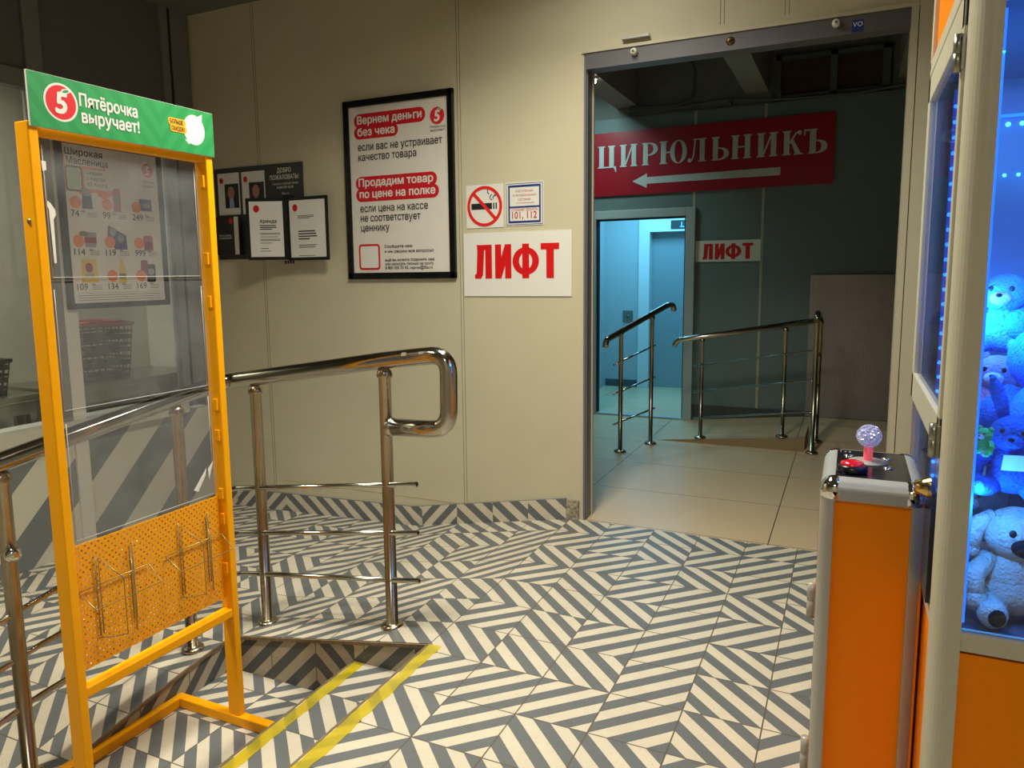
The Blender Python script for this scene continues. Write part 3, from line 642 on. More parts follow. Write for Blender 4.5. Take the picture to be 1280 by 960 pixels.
def page(p0, p1, z0, z1, title, lines, big):
    p0 = Vector(p0); p1 = Vector(p1); ux = (p1-p0).normalized(); n = ux.cross(Vector((0, 0, 1))); L = (p1-p0).length
    k = MB(); k.prism([(0, 0), (L, 0), (L, z1-z0), (0, z1-z0)], (p0.x, p0.y, z0), ux, (0, 0, 1), .012); lf = k.build('leaf', BLACK, t2)
    Fp = Face((p0.x, p0.y, z0), ux, (0, 0, 1)); hh = z1-z0
    k = MB(); Fp.rect(k, .022, .02, L-.018, hh-.022, .0012); k.build('page', WHITE, lf)
    k = MB(); Fp.poly(k, ell(.02, .024, 20, .07, hh-.07), .002); k.build('badge', RED, lf)
    k = MB()
    if title: Fp.text(k, title, .09, hh*.60, size=.032, bold=.02, h=.002)
    for y, wd, sz in lines: Fp.rect(k, .09, y*hh, .09+wd*L, y*hh+sz, .002)
    k.build('lettering', INK if big else GREYINK, lf)
page((-2.215, YW-.20, 0), (-1.975, YW-.09, 0), 1.562, 1.968, 'Аренда', [(.55, .40, .006), (.52, .42, .006), (.49, .30, .006), (.43, .5, .003), (.41, .5, .003), (.37, .45, .003), (.33, .5, .003), (.31, .5, .003), (.27, .3, .003), (.18, .2, .004), (.14, .25, .003)], True)
page((-1.962, YW-.09, 0), (-1.632, YW-.09, 0), 1.555, 1.968, None, [(.70, .4, .003), (.68, .4, .003), (.66, .3, .003), (.45, .42, .007), (.41, .44, .007), (.37, .46, .007), (.33, .28, .007), (.24, .45, .003), (.22, .4, .003), (.20, .42, .003), (.07, .4, .003)], True)
k = MB(); k.box((-1.985, YW-.10, 1.56), (-1.955, YW-.0145, 1.985))
for i in range(4): k.lathe([(0, 0), (.006, 0), (.006, .02), (0, .02)], (-2.0+.022*i, YW-.08, 1.535), (0, 0, 1), 8)
k.build('hinge_spine', BLACK, t2)

# ------------------------------------------------------------------ yellow promo stand
XF = -.70
t = thing('promo_stand', (-.74, -.85, ZL), 'yellow metal leaflet stand with green header and clear pockets at left', 'stand')
for n, y in enumerate((-1.19, -.529)):
    bx('post', (XF-.06, y, ZL+.042), (XF, y+.031, 1.905), YEL, t, .004)
    bx('foot', (-1.03, y-.006, ZL), (-.40, y+.034, ZL+.042), YEL, t, .004)
bx('rear_bar', (-1.075, -1.196, ZL), (-1.03, -.495, ZL+.042), YEL, t, .004)
bx('crossbar', (XF-.05, -1.16, .118), (XF-.004, -.528, .152), YEL, t, .004)
bx('top_bar', (XF-.05, -1.16, 1.868), (XF-.012, -.528, 1.905), YEL, t, .004)
for z in (1.80, 1.52, 1.36, .97, .85, .62, .52, .32): bx('clip', (XF-.035, -.538, z-.022), (XF-.012, -.526, z+.022), YEL, t, .002)
for z in (1.40, .93): bx('clip', (XF-.035, -1.161, z-.03), (XF-.014, -1.154, z+.03), YEL, t, .002)
k = MB(); k.lathe([(0, .003), (.006, .003), (.008, 0)], (XF-.03, -1.191, 1.62), (0, -1, 0), 12); k.build('screw', STEEL, t)
hb = bx('header_board', (XF+.001, -1.186, 1.889), (XF+.007, -.494, 2.044), WHITE, t)
GRP = bpy.data.materials.new('green_leaf_print'); GRP.use_nodes = True; nt = GRP.node_tree; b_ = nt.nodes['Principled BSDF']
tc = nt.nodes.new('ShaderNodeTexCoord'); sp = nt.nodes.new('ShaderNodeSeparateXYZ'); nt.links.new(tc.outputs['Object'], sp.inputs[0])
aa = math_node(nt, 'ABSOLUTE', math_node(nt, 'SUBTRACT', sp.outputs[1], .12))
st = math_node(nt, 'FLOORED_MODULO', math_node(nt, 'FLOOR', math_node(nt, 'MULTIPLY', math_node(nt, 'SUBTRACT', sp.outputs[2], math_node(nt, 'MULTIPLY', aa, 1.2)), 26.0)), 2.0)
nt.links.new(mixc(nt, st, lin((40, 142, 76))+(1,), lin((48, 150, 82))+(1,)), b_.inputs['Base Color']); b_.inputs['Roughness'].default_value = .45
F = Face((XF+.007, -1.184, 1.890), (0, 1, 0), (0, 0, 1))      # 0.688 x 0.153
k = MB(); F.rect(k, 0, 0, .689, .153, .0008); k.build('header_print', GRP, hb)
logo5(F, .098, .081, .054, hb, .0012, True)
F.lines(hb, WHITE, 'header_lettering', [('Пятёрочка', .158, .083, dict(size=.052, width=.205, bold=.024, h=.002)), ('выручает!', .162, .035, dict(size=.052, width=.205, bold=.024, h=.002))])
k = MB(); F.poly(k, ell(.048, .052, 32, .60, .082), .0012); F.poly(k, [(.555, .045), (.572, .03), (.59, .04)], .0012); F.poly(k, [(.61, .125), (.64, .142), (.635, .11)], .0012); k.build('round_badge', WHITE, hb)
k = MB(); F.poly(k, rrect(.075, .024, .008, 4, .525, .097), .002); F.poly(k, rrect(.07, .024, .008, 4, .53, .075), .002); k.build('yellow_tag', mat('tag_yellow', (240, 170, 30), .5), hb)
k = MB(); F.text(k, 'БОЛЬШЕ', .495, .090, width=.055, size=.020, bold=.01, h=.0027); F.text(k, 'СКИДОК!', .50, .068, width=.055, size=.020, bold=.01, h=.0027); k.build('tag_lettering', INK, hb)
# perforated panel
def perforated():
    m = bpy.data.materials.new('perforated_yellow'); m.use_nodes = True; nt = m.node_tree; b = nt.nodes['Principled BSDF']; out = nt.nodes['Material Output']
    b.inputs['Base Color'].default_value = lin((250, 164, 2))+(1,); b.inputs['Roughness'].default_value = .42
    tc = nt.nodes.new('ShaderNodeTexCoord'); sp = nt.nodes.new('ShaderNodeSeparateXYZ'); nt.links.new(tc.outputs['Object'], sp.inputs[0])
    p = .024
    def cell(off):
        fy = math_node(nt, 'SUBTRACT', math_node(nt, 'FLOORED_MODULO', math_node(nt, 'ADD', sp.outputs[1], off), p), p/2)
        fz = math_node(nt, 'SUBTRACT', math_node(nt, 'FLOORED_MODULO', math_node(nt, 'ADD', sp.outputs[2], off), p), p/2)
        return math_node(nt, 'LESS_THAN', math_node(nt, 'ADD', math_node(nt, 'MULTIPLY', fy, fy), math_node(nt, 'MULTIPLY', fz, fz)), .0033**2)
    h = math_node(nt, 'MAXIMUM', cell(0.0), cell(p/2))
    tr = nt.nodes.new('ShaderNodeBsdfTransparent'); mx = nt.nodes.new('ShaderNodeMixShader')
    nt.links.new(h, mx.inputs[0]); nt.links.new(b.outputs[0], mx.inputs[1]); nt.links.new(tr.outputs[0], mx.inputs[2]); nt.links.new(mx.outputs[0], out.inputs[0]); return m
bx('perforated_panel', (-.738, -1.159, .195), (-.735, -.529, .612), perforated(), t)
def pocket(z0, z1, bulge, nm='clear_pocket'):
    k = MB(); rows = []
    for a in range(9):
        z = z0+(z1-z0)*a/8
        rows.append([(XF-.038+bulge*math.sin(math.pi*a/8)*math.sin(math.pi*b/8)+.002*math.sin(b*2.1+a*1.3), -1.157+.627*b/8, z) for b in range(9)])
    k.grid(rows); p = k.build(nm, POCKET, t)
    k = MB()                                  # welded rim lines
    for (ya, za, yb, zb) in ((-1.13, z0+.012, -.558, z0+.012), (-1.13, z0+.012, -1.13, z1-.02), (-.558, z0+.012, -.558, z1-.02)):
        k.tube([(XF-.034, ya, za), (XF-.034, (ya+yb)/2, (za+zb)/2), (XF-.034, yb, zb)], .0012, 5)
    k.build('welded_seam', mat('plastic_edge', (190, 190, 186), .25), p); return p
pocket(1.445, 1.868, .004); pocket(1.035, 1.44, .006); pocket(.615, 1.025, .012)
k = MB(); F = Face((XF-.033, -1.157, 0), (0, 1, 0), (0, 0, 1))
F.poly(k, [(.028, 1.685), (.036, 1.68), (.05, 1.66), (.052, 1.645), (.043, 1.63), (.041, 1.50), (.034, 1.50), (.031, 1.66), (.026, 1.67)], .002); F.poly(k, [(.020, 1.80), (.034, 1.80), (.034, 1.775), (.022, 1.77)], .002)
k.build('paper_scrap', WHITE, t)
k = MB(); F.poly(k, [(.50, .665), (.565, .735), (.56, .71), (.52, .655)], .004); F.poly(k, [(.572, .73), (.60, .755), (.597, .745), (.575, .69)], .004); k.build('torn_flap', WHITE, t)
# wire leaflet racks hooked on the panel
WIRE = mat('rack_wire', (166, 152, 104), .35, .7)
def rack(y0, lab):
    t = thing('wire_rack', (-.70, y0+.14, .28), lab, 'rack', 'wire leaflet racks on the yellow stand'); xb, xf = -.728, -.665
    k = MB(); k.tube([(xb, y0, .462), (xf, y0+.012, .41), (xf, y0+.262, .41), (xb, y0+.265, .462), (xb, y0, .462)], .0021, 6); k.build('front_loop', WIRE, t)
    for s_, y in ((1, y0+.065), (-1, y0+.205)):
        k = MB()
        k.tube([(xb, y, .565), (xb, y, .29)], .0021, 6)
        k.tube([(xb, y+s_*.012, .29), (xb, y+s_*.012, .552), (xf, y+s_*.052, .478), (xf, y+s_*.052, .285), (xb+.02, y+s_*.02, .279), (xb, y-s_*.01, .286)], .0021, 6)
        k.build('side_frame', WIRE, t)
    return t
rack(-1.142, 'wire leaflet rack on the left half of the yellow perforated panel'); rack(-.806, 'wire leaflet rack on the right half of the yellow perforated panel')

# ------------------------------------------------------------------ chrome handrail along the ramp
t = thing('ramp_handrail', (-.9, -.06, -.2), 'polished steel handrail with looped end along the tiled ramp', 'handrail')
YR, XR = -.055, -1.15
path = rounded([(-.255, YR, .828), (.026, YR, .836), (.030, YR, 1.142), (-.273, YR, 1.104), (-.955, YR, 1.000), (XR, YR, .972), (XR, -.30, .945), (XR, -1.10, .833), (XR, -2.2, .66)], .085, 8)
k = MB(); k.tube(path, .0355, 20); k.build('handrail_tube', CHROME, t)
k = MB()
for (x0, s_) in ((-.247, 1),): k.lathe([(.030, -.02), (.040, -.012), (.042, 0), (.038, .012), (.03, .014)], (x0, YR, .8285), (1, 0, 0), 20)
k.build('weld_collar', CHROME, t)
def post(x, y, z0, z1, par, r=.0255, nm='post'):
    k = MB(); k.lathe([(0, 0), (.047, 0), (.050, .006), (.047, .014), (.034, .02), (r, .022), (r, z1-z0-.045), (r+.006, z1-z0-.04), (r+.008, z1-z0-.03), (r+.003, z1-z0-.012), (r*.6, z1-z0), (0, z1-z0)], (x, y, z0), (0, 0, 1), 20)
    return k.build(nm, POSTM, par)
post(-.272, YR, -.050, 1.075, t); post(-.972, YR, -.170, .968, t)
post(XR, -.343, zleg(XR, -.343), .908, t); post(XR, -1.095, zleg(XR, -1.095), .806, t)
bz = [(.601, .466, .300), (.394, .249, .135), (.186, .052, -.048)]
HOLE = mat('tube_bore', (12, 11, 10), .8)
for a, b, c in bz:
    k = MB(); k.tube(rounded([(-.123, YR-.012, a), (XR, YR-.012, b), (XR, YR-.3, b-.045), (XR, -1.05, c), (XR, -2.2, c-.21)], .06, 5), .0112, 10); br = k.build('rail_bar', CHROME, t)
    k = MB(); k.lathe([(0, 0), (.0085, 0), (.0085, -.004)], (-.1224, YR-.012, a), (1, 0, 0), 12); k.build('bore', HOLE, br)
k = MB(); k.ball((XR+.03, -1.10, .515), .028, 14, 9); k.build('joint_ball', CHROME2, t)
k = MB(); F = Face((0, YR-.0365, 0), (1, 0, 0), (0, 0, 1))
LABEL = mat('sticker_scrap', (205, 196, 170), .6)
for x, z, a in ((-.155, 1.137, .3), (-.075, 1.143, .8)):
    k.prism([(x-.014, z-.008), (x+.008, z-.006), (x+.012, z+.008), (x-.01, z+.006)], (0, YR-.0335, 0), (1, 0, 0), (0, 0, 1), .0006)
k.build('sticker_scrap', LABEL, t)

# yellow floor tape
def tape(x0, x1, z, lab):
    k = MB(); n = 60; rows = []
    e = random.Random(int(abs(x0)*100)+3)
    for i in range(n+1):
        y = -.205-2.6*i/n; rows.append([(x0+e.uniform(-.003, .004), y, z), (x1+e.uniform(-.004, .005), y, z)])
    k.grid(rows, smooth=False); return tag(k.build('floor_tape', TAPE), lab, 'tape', 'yellow tape on the stair edges')
tape(.004, .055, .0016, 'yellow tape along the top edge of the stairs'); tape(-.364, -.315, -.1534, 'yellow tape along the lower stair edge')

# ------------------------------------------------------------------ hall beyond the doorway
HW = mat('hall_panel', (110, 126, 124), .5, noise=.03, nscale=3); YH = 4.73
k = MB()
SLABM = SLAB
k.face([(-2.2, YD, 0), (3.2, YD, 0), (3.2, 3.76, 0), (-2.2, 3.76, 0)]); k.face([(-2.2, 3.76, 0), (-.02, 3.76, 0), (-.02, YH, 0), (-2.2, YH, 0)])
k.face([(-.02, 3.76, 0), (1.16, 3.76, .118), (1.16, YH, .118), (-.02, YH, 0)])
k.face([(1.16, 3.70, 0), (3.2, 3.70, 0), (3.2, 4.28, .118), (1.16, 4.28, .118)]); k.face([(1.16, 4.28, .118), (3.2, 4.28, .118), (3.2, YH, .118), (1.16, YH, .118)])
struct(k.build('floor_hall', SLABM))
k = MB(); k.face([(-.02, 3.757, 0), (1.16, 3.757, 0), (1.16, 3.757, .118)]); k.face([(1.163, 3.76, 0), (1.163, 4.28, .118), (1.163, 3.76, .118)])
struct(k.build('trim_12', mat('tan_tile_edge', (150, 128, 94), .5)))
k = MB()
k.box((-2.2, YH, -.1), (-.895, YH+.1, 2.93)); k.box((.005, YH, -.1), (3.2, YH+.1, 2.93)); k.box((-.895, YH, 1.985), (.005, YH+.1, 2.93))
struct(k.build('wall_hall', HW))
k = MB(); k.box((-2.2, YH+.03, 2.93), (.72, YH+.1, 3.6)); k.box((1.68, YH+.03, 2.93), (3.2, YH+.1, 3.6)); k.box((.72, YH+.03, 3.32), (1.68, YH+.1, 3.6)); k.box((.72, YH+.06, 2.93), (1.68, YH+.1, 3.4)); struct(k.build('wall_hall_upper', mat('hall_concrete', (120, 120, 114), .8, noise=.08)))
struct(bx('wall_hall_left', (-2.3, YD+.1, -.1), (-2.2, YH+.1, 3.6), HW)); struct(bx('wall_hall_right', (3.2, YD+.1, -.1), (3.3, YH+.1, 3.6), HW))
struct(bx('ceiling_hall', (-2.3, YD+.1, 3.45), (3.3, YH+.1, 3.6), mat('hall_ceiling', (110, 110, 104), .8)))
for n, (x0, x1) in enumerate(((-.70, -.49), (.505, .70), (1.72, 1.92))): struct(bx('trim_%d' % (13+n), (x0, YD+.12, 3.03), (x1, YH+.03, 3.46), mat('beam_paint', (150, 148, 138), .7)))
k = MB()
for x in (.072, .690, -.945): k.box((x-.018, YH-.004, 0), (x+.006, YH+.002, 2.93))
struct(k.build('trim_16', mat('pale_joint', (176, 170, 150), .5)))
struct(bx('baseboard_hall', (.09, YH-.012, .0), (3.2, YH, .16), mat('hall_skirting', (70, 74, 72), .5)))
# transom window with boarded panes
wf = MB()
for a, b in (((.76, 2.945), (1.66, 2.975)), ((.76, 3.275), (1.66, 3.31)), ((.76, 2.945), (.80, 3.31)), ((1.60, 2.945), (1.66, 3.31)), ((1.20, 2.945), (1.255, 3.31))): wf.box((a[0], YH-.03, a[1]), (b[0], YH+.04, b[1]))
wn = struct(wf.build('window_3', mat('window_frame_grey', (92, 96, 96), .5)))
BOARD = mat('brown_board', (74, 50, 34), .7, noise=.25, nscale=12)
bx('pane', (.79, YH+.02, 2.96), (1.21, YH+.045, 3.29), BOARD, wn); bx('pane', (1.24, YH+.02, 2.96), (1.62, YH+.045, 3.29), BOARD, wn)
k = MB(); k.tube(rounded([(-.56, YH-.05, 3.01), (-.1, YH-.05, 2.985), (.05, YH-.05, 3.02), (.06, YH-.05, 3.30), (-.03, YH-.05, 3.44)], .06), .011, 8); k.tube(rounded([(-.56, YH-.04, 2.99), (0, YH-.04, 2.965), (.3, YH-.04, 3.0), (.78, YH-.04, 2.945), (1.4, YH-.045, 2.93), (1.8, YH-.04, 2.965), (2.4, YH-.04, 2.98)], .12), .013, 8)
for x in (.02, .36, .78): k.box((x, YH-.055, 2.95), (x+.03, YH, 3.01))
tag(k.build('cable_conduit', mat('conduit_grey', (92, 92, 88), .6)), 'grey cable conduit running above the barber sign', 'conduit')
t = thing('hall_spotlight', (-.53, 3.50, 2.98), 'small bright white spotlight under the hall ceiling beam at the doorway corner', 'lamp')
k = MB(); k.lathe([(0, .0), (.034, .0), (.036, -.012), (.026, -.02)], (-.53, 3.50, 3.03), (0, 0, 1), 16); k.build('housing', WHITE, t)
k = MB(); k.ball((-.53, 3.50, 3.0), .022, 12, 8); k.build('bulb', mat('lit_bulb', (255, 252, 240), .3, emit=26.0), t)
# red barber sign
t = thing('barber_sign', (.14, YH-.03, 2.19), 'long red sign with silver ЦИРЮЛЬНИКЪ lettering and arrow above the elevator door', 'sign')
SX0, SX1, SZ0, SZ1 = -1.10, 1.258, 2.195, 2.80
bx('board', (SX0, YH-.025, SZ0), (SX1, YH-.003, SZ1), mat('crimson_board', (168, 12, 36), .35), t)
F = Face((0, YH-.0255, 0), (1, 0, 0), (0, 0, 1)); SILV = mat('silver_letters', (206, 212, 208), .35, .1)
k = MB(); F.poly(k, [(-.522, 2.32), (-.381, 2.388), (-.381, 2.352), (.823, 2.362), (.823, 2.292), (-.381, 2.29), (-.381, 2.251)], .004); k.build('arrow', SILV, t)
class Serif:
    def __init__(s, mb, x, y, w, h): s.mb, s.x, s.y, s.w, s.h = mb, x, y, w, h
    def P(s, pts): F.poly(s.mb, [(s.x+p[0]*s.w, s.y+p[1]*s.h) for p in pts], .006)
    def stem(s, x, t=.27, top=True, bot=True, e=.07):
        s.P([(x, 0), (x+t, 0), (x+t, 1), (x, 1)])
        if top: s.P([(x-e, .945), (x+t+e, .945), (x+t+e, 1), (x-e, 1)])
        if bot: s.P([(x-e, 0), (x+t+e, 0), (x+t+e, .055), (x-e, .055)])
    def bowl(s, x0, x1, y0, y1, tk=.19, th=.055):
        cx, cy = x0, (y0+y1)/2; rx, ry = x1-x0, (y1-y0)/2; f = .45
        def pt(a, ox, oy):
            c, d = math.cos(R(a)), math.sin(R(a)); e = abs(c)**.8*(1 if c >= 0 else -1); return (cx+(rx-ox)*e, cy+(ry-oy)*d)
        for a in range(-90, 90, 10): s.P([pt(a, 0, 0), pt(a+10, 0, 0), pt(a+10, tk, th), pt(a, tk, th)])
    def oval(s, cx, cy, rx, ry, tk=.20, th=.04):
        for a in range(0, 360, 10):
            s.P([(cx+(rx-o1)*math.cos(R(b)), cy+(ry-o2)*math.sin(R(b))) for o1, o2, b in ((0, 0, a), (0, 0, a+10), (tk, th, a+10), (tk, th, a))])
def serif_word(mb):
    h = .21; z0 = 2.464; xs_ = dict(zip('ЦИРЮЛЬНК', range(8)))
    lay = [('Ц', -.868, .175), ('И', -.645, .165), ('Р', -.432, .148), ('Ю', -.262, .255), ('Л', .003, .165), ('Ь', .219, .15), ('Н', .398, .17), ('И', .62, .17), ('К', .836, .17), ('Ъ', 1.008, .175)]
    sc_ = (1.225-(-.94))/(1.225-(-.94))
    for ch, x, wd in lay:
        g = Serif(mb, x, z0-.006*(x+.87)/2.1, wd, h)
        if ch == 'Ц': g.stem(.06); g.stem(.64); g.P([(0, 0), (1.0, 0), (1.0, .06), (0, .06)]); g.P([(.93, .06), (1.03, .06), (1.06, -.2), (1.01, -.2), (.9, 0)])
        if ch == 'И': g.stem(.05); g.stem(.68); g.P([(.27, .10), (.36, .10), (.74, .90), (.65, .90)])
        if ch == 'Н': g.stem(.05); g.stem(.68); g.P([(.2, .47), (.8, .47), (.8, .53), (.2, .53)])
        if ch == 'Р': g.stem(.08, .31); g.bowl(.37, 1.04, .42, 1.0, .29)
        if ch == 'Ь': g.stem(.08, .31); g.bowl(.37, 1.04, 0, .55, .29)
        if ch == 'Ю': g.stem(.05, .19, e=.05); g.P([(.2, .47), (.42, .47), (.42, .53), (.2, .53)]); g.oval(.70, .5, .31, .51, .165)
        if ch == 'Л': g.stem(.66, .28); g.P([(.30, .945), (.95, .945), (.95, 1), (.30, 1)]); g.P([(.36, .97), (.45, .97), (.36, .25), (.24, .05), (.12, -.01), (.22, .14), (.30, .35)]); g.oval(.11, .08, .11, .09, .11, .09)
        if ch == 'К': g.stem(.05, .28); g.P([(.30, .45), (.33, .56), (.62, .93), (.70, .93), (.42, .50)]); g.P([(.38, .56), (.52, .62), (.90, .04), (.62, .04)]); g.P([(.55, 0), (1.0, 0), (1.0, .055), (.55, .055)]); g.oval(.80, .90, .11, .09, .11, .09)
        if ch == 'Ъ': g.stem(.28, .29, True, True, .05); g.bowl(.54, 1.10, 0, .55, .27); g.P([(.0, .93), (.35, .93), (.35, 1), (.0, 1)]); g.P([(0, .76), (.05, .76), (.08, .95), (0, .95)])
k = MB(); serif_word(k); k.build('lettering', SILV, t)
t = thing('small_elevator_sign', (.385, YH-.004, 1.53), 'small white ЛИФТ sign on the hall wall right of the elevator lobby door', 'sign')
bx('sheet', (.09, YH-.01, 1.535), (.676, YH-.002, 1.732), WHITE, t); F = Face((.09, YH-.0102, 1.535), (1, 0, 0), (0, 0, 1)); k = MB(); lift_word(F, k, .065, .022, .455, .145); k.build('lettering', MATS['sign_red'], t)

# elevator lobby door and lobby
k = MB(); k.box((-.95, YH-.05, 0), (-.885, YH+.06, 2.05), .004); k.box((.0, YH-.05, 0), (.088, YH+.06, 2.05), .004); k.box((-.885, YH-.05, 1.97), (.0, YH+.06, 2.05), .004); k.box((-.885, YH-.03, 0), (.0, YH+.06, .018))
struct(k.build('door_1', mat('door_frame_grey', (176, 184, 182), .45)))
k = MB(); k.box((-.885, YH, .018), (-.868, YH+.05, 1.97)); k.box((-.017, YH, .018), (0, YH+.05, 1.97)); k.box((-.868, YH, 1.955), (-.017, YH+.05, 1.97)); struct(k.build('trim_17', INK))
LB = mat('lobby_wall', (176, 186, 188), .5); YL = 6.65
struct(bx('floor_lobby', (-2.3, YH+.1, -.1), (1.2, 7.3, 0), SLAB))
struct(bx('wall_lobby_left', (-1.6, YH+.1, 0), (-1.37, YL, 2.7), LB)); struct(bx('wall_lobby_right', (.9, YH+.1, 0), (1.0, YL, 2.7), LB)); struct(bx('ceiling_lobby', (-1.6, YH+.1, 2.6), (1.0, 7.3, 2.7), LB))
struct(bx('wall_lobby_back', (-1.4, YL, 0), (-.952, YL+.1, 2.7), LB)); struct(bx('wall_lobby_top', (-.952, YL, 2.094), (.254, YL+.1, 2.7), LB)); struct(bx('wall_lobby_end', (.254, YL, 0), (1, YL+.1, 2.7), LB))
struct(bx('baseboard_lobby', (-1.37, YL-.012, 0), (-.95, YL, .09), mat('lobby_skirting', (70, 84, 92), .5)))
k = MB(); k.box((-.95, YL-.03, 0), (-.815, YL+.12, 2.09)); k.box((-.815, YL-.03, 1.93), (.25, YL+.12, 2.09)); k.box((.12, YL-.03, 0), (.25, YL+.12, 1.93))
t = thing('elevator', (-.35, YL, 0), 'elevator with closed steel doors in the blue lit lobby', 'elevator')
k.build('portal', mat('portal_white', (214, 222, 222), .45), t)
bx('door_leaf', (-.815, YL+.11, 0), (-.35, YL+.14, 1.94), mat('elevator_steel', (150, 166, 172), .4, .2), t); bx('door_leaf', (-.345, YL+.11, 0), (.12, YL+.14, 1.94), MATS['elevator_steel'], t)
d = bx('display', (-.56, YL-.034, 1.955), (-.30, YL-.03, 2.06), mat('display_dark', (60, 66, 62), .4), t)
F = Face((-.43, YL-.0345, 1.975), (1, 0, 0), (0, 0, 1)); k = MB(); F.text(k, '1', 0, .01, size=.075, align='CENTER', bold=.03); F.rect(k, -.02, .0, .03, .012); k.build('lit_digit', mat('digit_blue', (30, 120, 255), .4, emit=4.0), d)
t = thing('call_button_plate', (-1.08, YL, .82), 'small steel call button plate on the lobby wall left of the elevator', 'button')
bx('plate', (-1.15, YL-.012, .82), (-1.02, YL, .97), STEEL, t, .003); k = MB(); k.lathe([(0, .008), (.016, .008), (.02, 0)], (-1.085, YL-.012, .895), (0, -1, 0), 16); k.build('button', GREYINK, t)
# hall handrails
def hall_rail(t, path, r): k = MB(); k.tube(rounded(path, .05, 5), r, 14); k.build('handrail_tube', CHROME, t)
t = thing('hall_handrail', (-.12, 3.4, 0), 'short steel handrail in front of the elevator lobby door', 'handrail', 'steel handrails in the hall')
a = Vector((-.195, 3.194, 0)); b = Vector((-.038, 3.569, 0)); dv = (b-a)
def ab(s_, z): q = a+dv*s_; return (q.x, q.y, z)
hall_rail(t, [ab(-.48, .865), ab(-.45, .925), ab(1.55, 1.170), ab(1.72, 1.165), ab(1.75, 1.115)], .024)
post(a.x, a.y, 0, 1.0, t, .017); post(b.x, b.y, 0, 1.10, t, .017)
for z0, z1 in ((.719, .842), (.485, .572), (.239, .304)):
    k = MB(); k.tube([ab(-.22, z0), ab(1.12, z1)], .0085, 8); k.build('rail_bar', CHROME, t)
t = thing('hall_handrail', (.75, 3.8, 0), 'long steel handrail beside the hall ramp in front of the grey wall', 'handrail', 'steel handrails in the hall')
YQ = 3.79
hall_rail(t, [(.10, YQ, .815), (.125, YQ, .868), (1.20, YQ, 1.052)], .022)
hall_rail(t, [(1.216, 3.67, 1.055), (1.216, 3.72, 1.115), (1.222, 3.90, 1.10), (1.225, 4.10, 1.03)], .024)
post(.335, YQ, .036, .90, t, .016); post(.985, YQ, .098, 1.0, t, .016); post(1.216, 3.72, .0, 1.10, t, .018); post(1.235, 3.95, .048, 1.06, t, .016)
for z0, z1 in ((.655, .815), (.435, .577), (.208, .325)):
    k = MB(); k.tube([(.27, YQ-.016, z0), (1.19, YQ-.016, z1), (1.216, 3.72, z1-.005)], .008, 8); k.build('rail_bar', CHROME, t)
k = MB()
for z in (.80, .56, .31): k.tube([(1.216, 3.72, z), (1.235, 3.95, z-.04)], .012, 8)
k.build('end_bar', CHROME, t)
# chequer plate leaning on the hall wall
DP = mat('chequer_plate', (158, 150, 152), .34, .6, noise=.06, nscale=5)
k = MB(); k.box((1.11, YH-.03, .122), (2.35, YH-.016, 1.40))
for i in range(22):
    for j in range(40):
        x = 1.135+i*.0305; z = .145+j*.0312; dx, dz = (.0105, .0034) if (i+j) % 2 else (.0034, .0105); y0, y1 = YH-.030, YH-.0345
        b4 = [(x-dx, y0, z), (x, y0, z-dz), (x+dx, y0, z), (x, y0, z+dz)]; t4 = [(x+(p[0]-x)*.55, y1, z+(p[2]-z)*.55) for p in b4]
        k.face(t4)
        for q in range(4): k.face([b4[q], b4[(q+1) % 4], t4[(q+1) % 4], t4[q]])
tag(k.build('chequer_plate', DP), 'large steel chequer plate leaning on the hall wall', 'metal plate')

# ------------------------------------------------------------------ claw machine
XM, YN, YFAR, XE = 1.625, -.93, -.055, 2.50
t = thing('claw_machine', (2.05, -.5, 0), 'orange claw crane machine with blue lit toys at right edge', 'claw machine')
def corner_post(x, y, sx, sy):
    r = .042; pts = [(0, 0)]+[(r+.0-r*math.cos(R(a)), r-r*math.sin(R(a))) for a in range(0, 91, 15)]
    # quarter rounded outer corner, L-shaped inside
    prof = [(r-r*math.cos(R(a)), r-r*math.sin(R(a))) for a in range(0, 91, 10)]+[(.052, 0), (.052, .014), (.014, .052), (0, .052)]
    poly = [(x+sx*p[0], y+sy*p[1]) for p in prof]
    if sx*sy < 0: poly = poly[::-1]
    k = MB(); n = len(poly); lo = [(p[0], p[1], .0) for p in poly]; hi = [(p[0], p[1], 2.14) for p in poly]
    k.grid([lo, hi], closed=True, smooth=False); k.cap(lo, True); k.cap(hi); return k.build('corner_post', CREAM, t)
for x, y, sx, sy in ((XM, YN, 1, 1), (XM, YFAR, 1, -1), (XE, YN, -1, 1), (XE, YFAR, -1, -1)): corner_post(x, y, sx, sy)
bx('side_panel', (XM+.05, YN+.006, .04), (XE-.05, YN+.02, .676), ORANGE, t); bx('side_panel', (XM+.05, YFAR-.02, .04), (XE-.05, YFAR-.006, .676), ORANGE, t)
bx('front_panel', (XM+.006, YN+.05, .04), (XM+.02, YFAR-.05, .70), ORANGE, t); bx('rear_panel', (XE-.02, YN+.05, .04), (XE-.006, YFAR-.05, 2.1), ORANGE, t)
bx('side_rail', (XM+.05, YN+.002, .682), (XE-.05, YN+.03, .722), CREAM, t, .003); bx('side_rail', (XM+.05, YFAR-.03, .682), (XE-.05, YFAR-.002, .722), CREAM, t, .003)
bx('top_rail', (XM+.05, YN+.002, 1.935), (XE-.05, YN+.03, 2.0), CREAM, t, .003); bx('front_rail', (XM+.002, YN+.05, .70), (XM+.03, YFAR-.05, .74), CREAM, t, .003)
bx('marquee', (XM+.008, YN+.05, 2.03), (XM+.02, YFAR-.05, 2.36), ORANGE, t); bx('marquee_side', (XM+.05, YN+.008, 2.0), (XE-.05, YN+.02, 2.36), ORANGE, t)
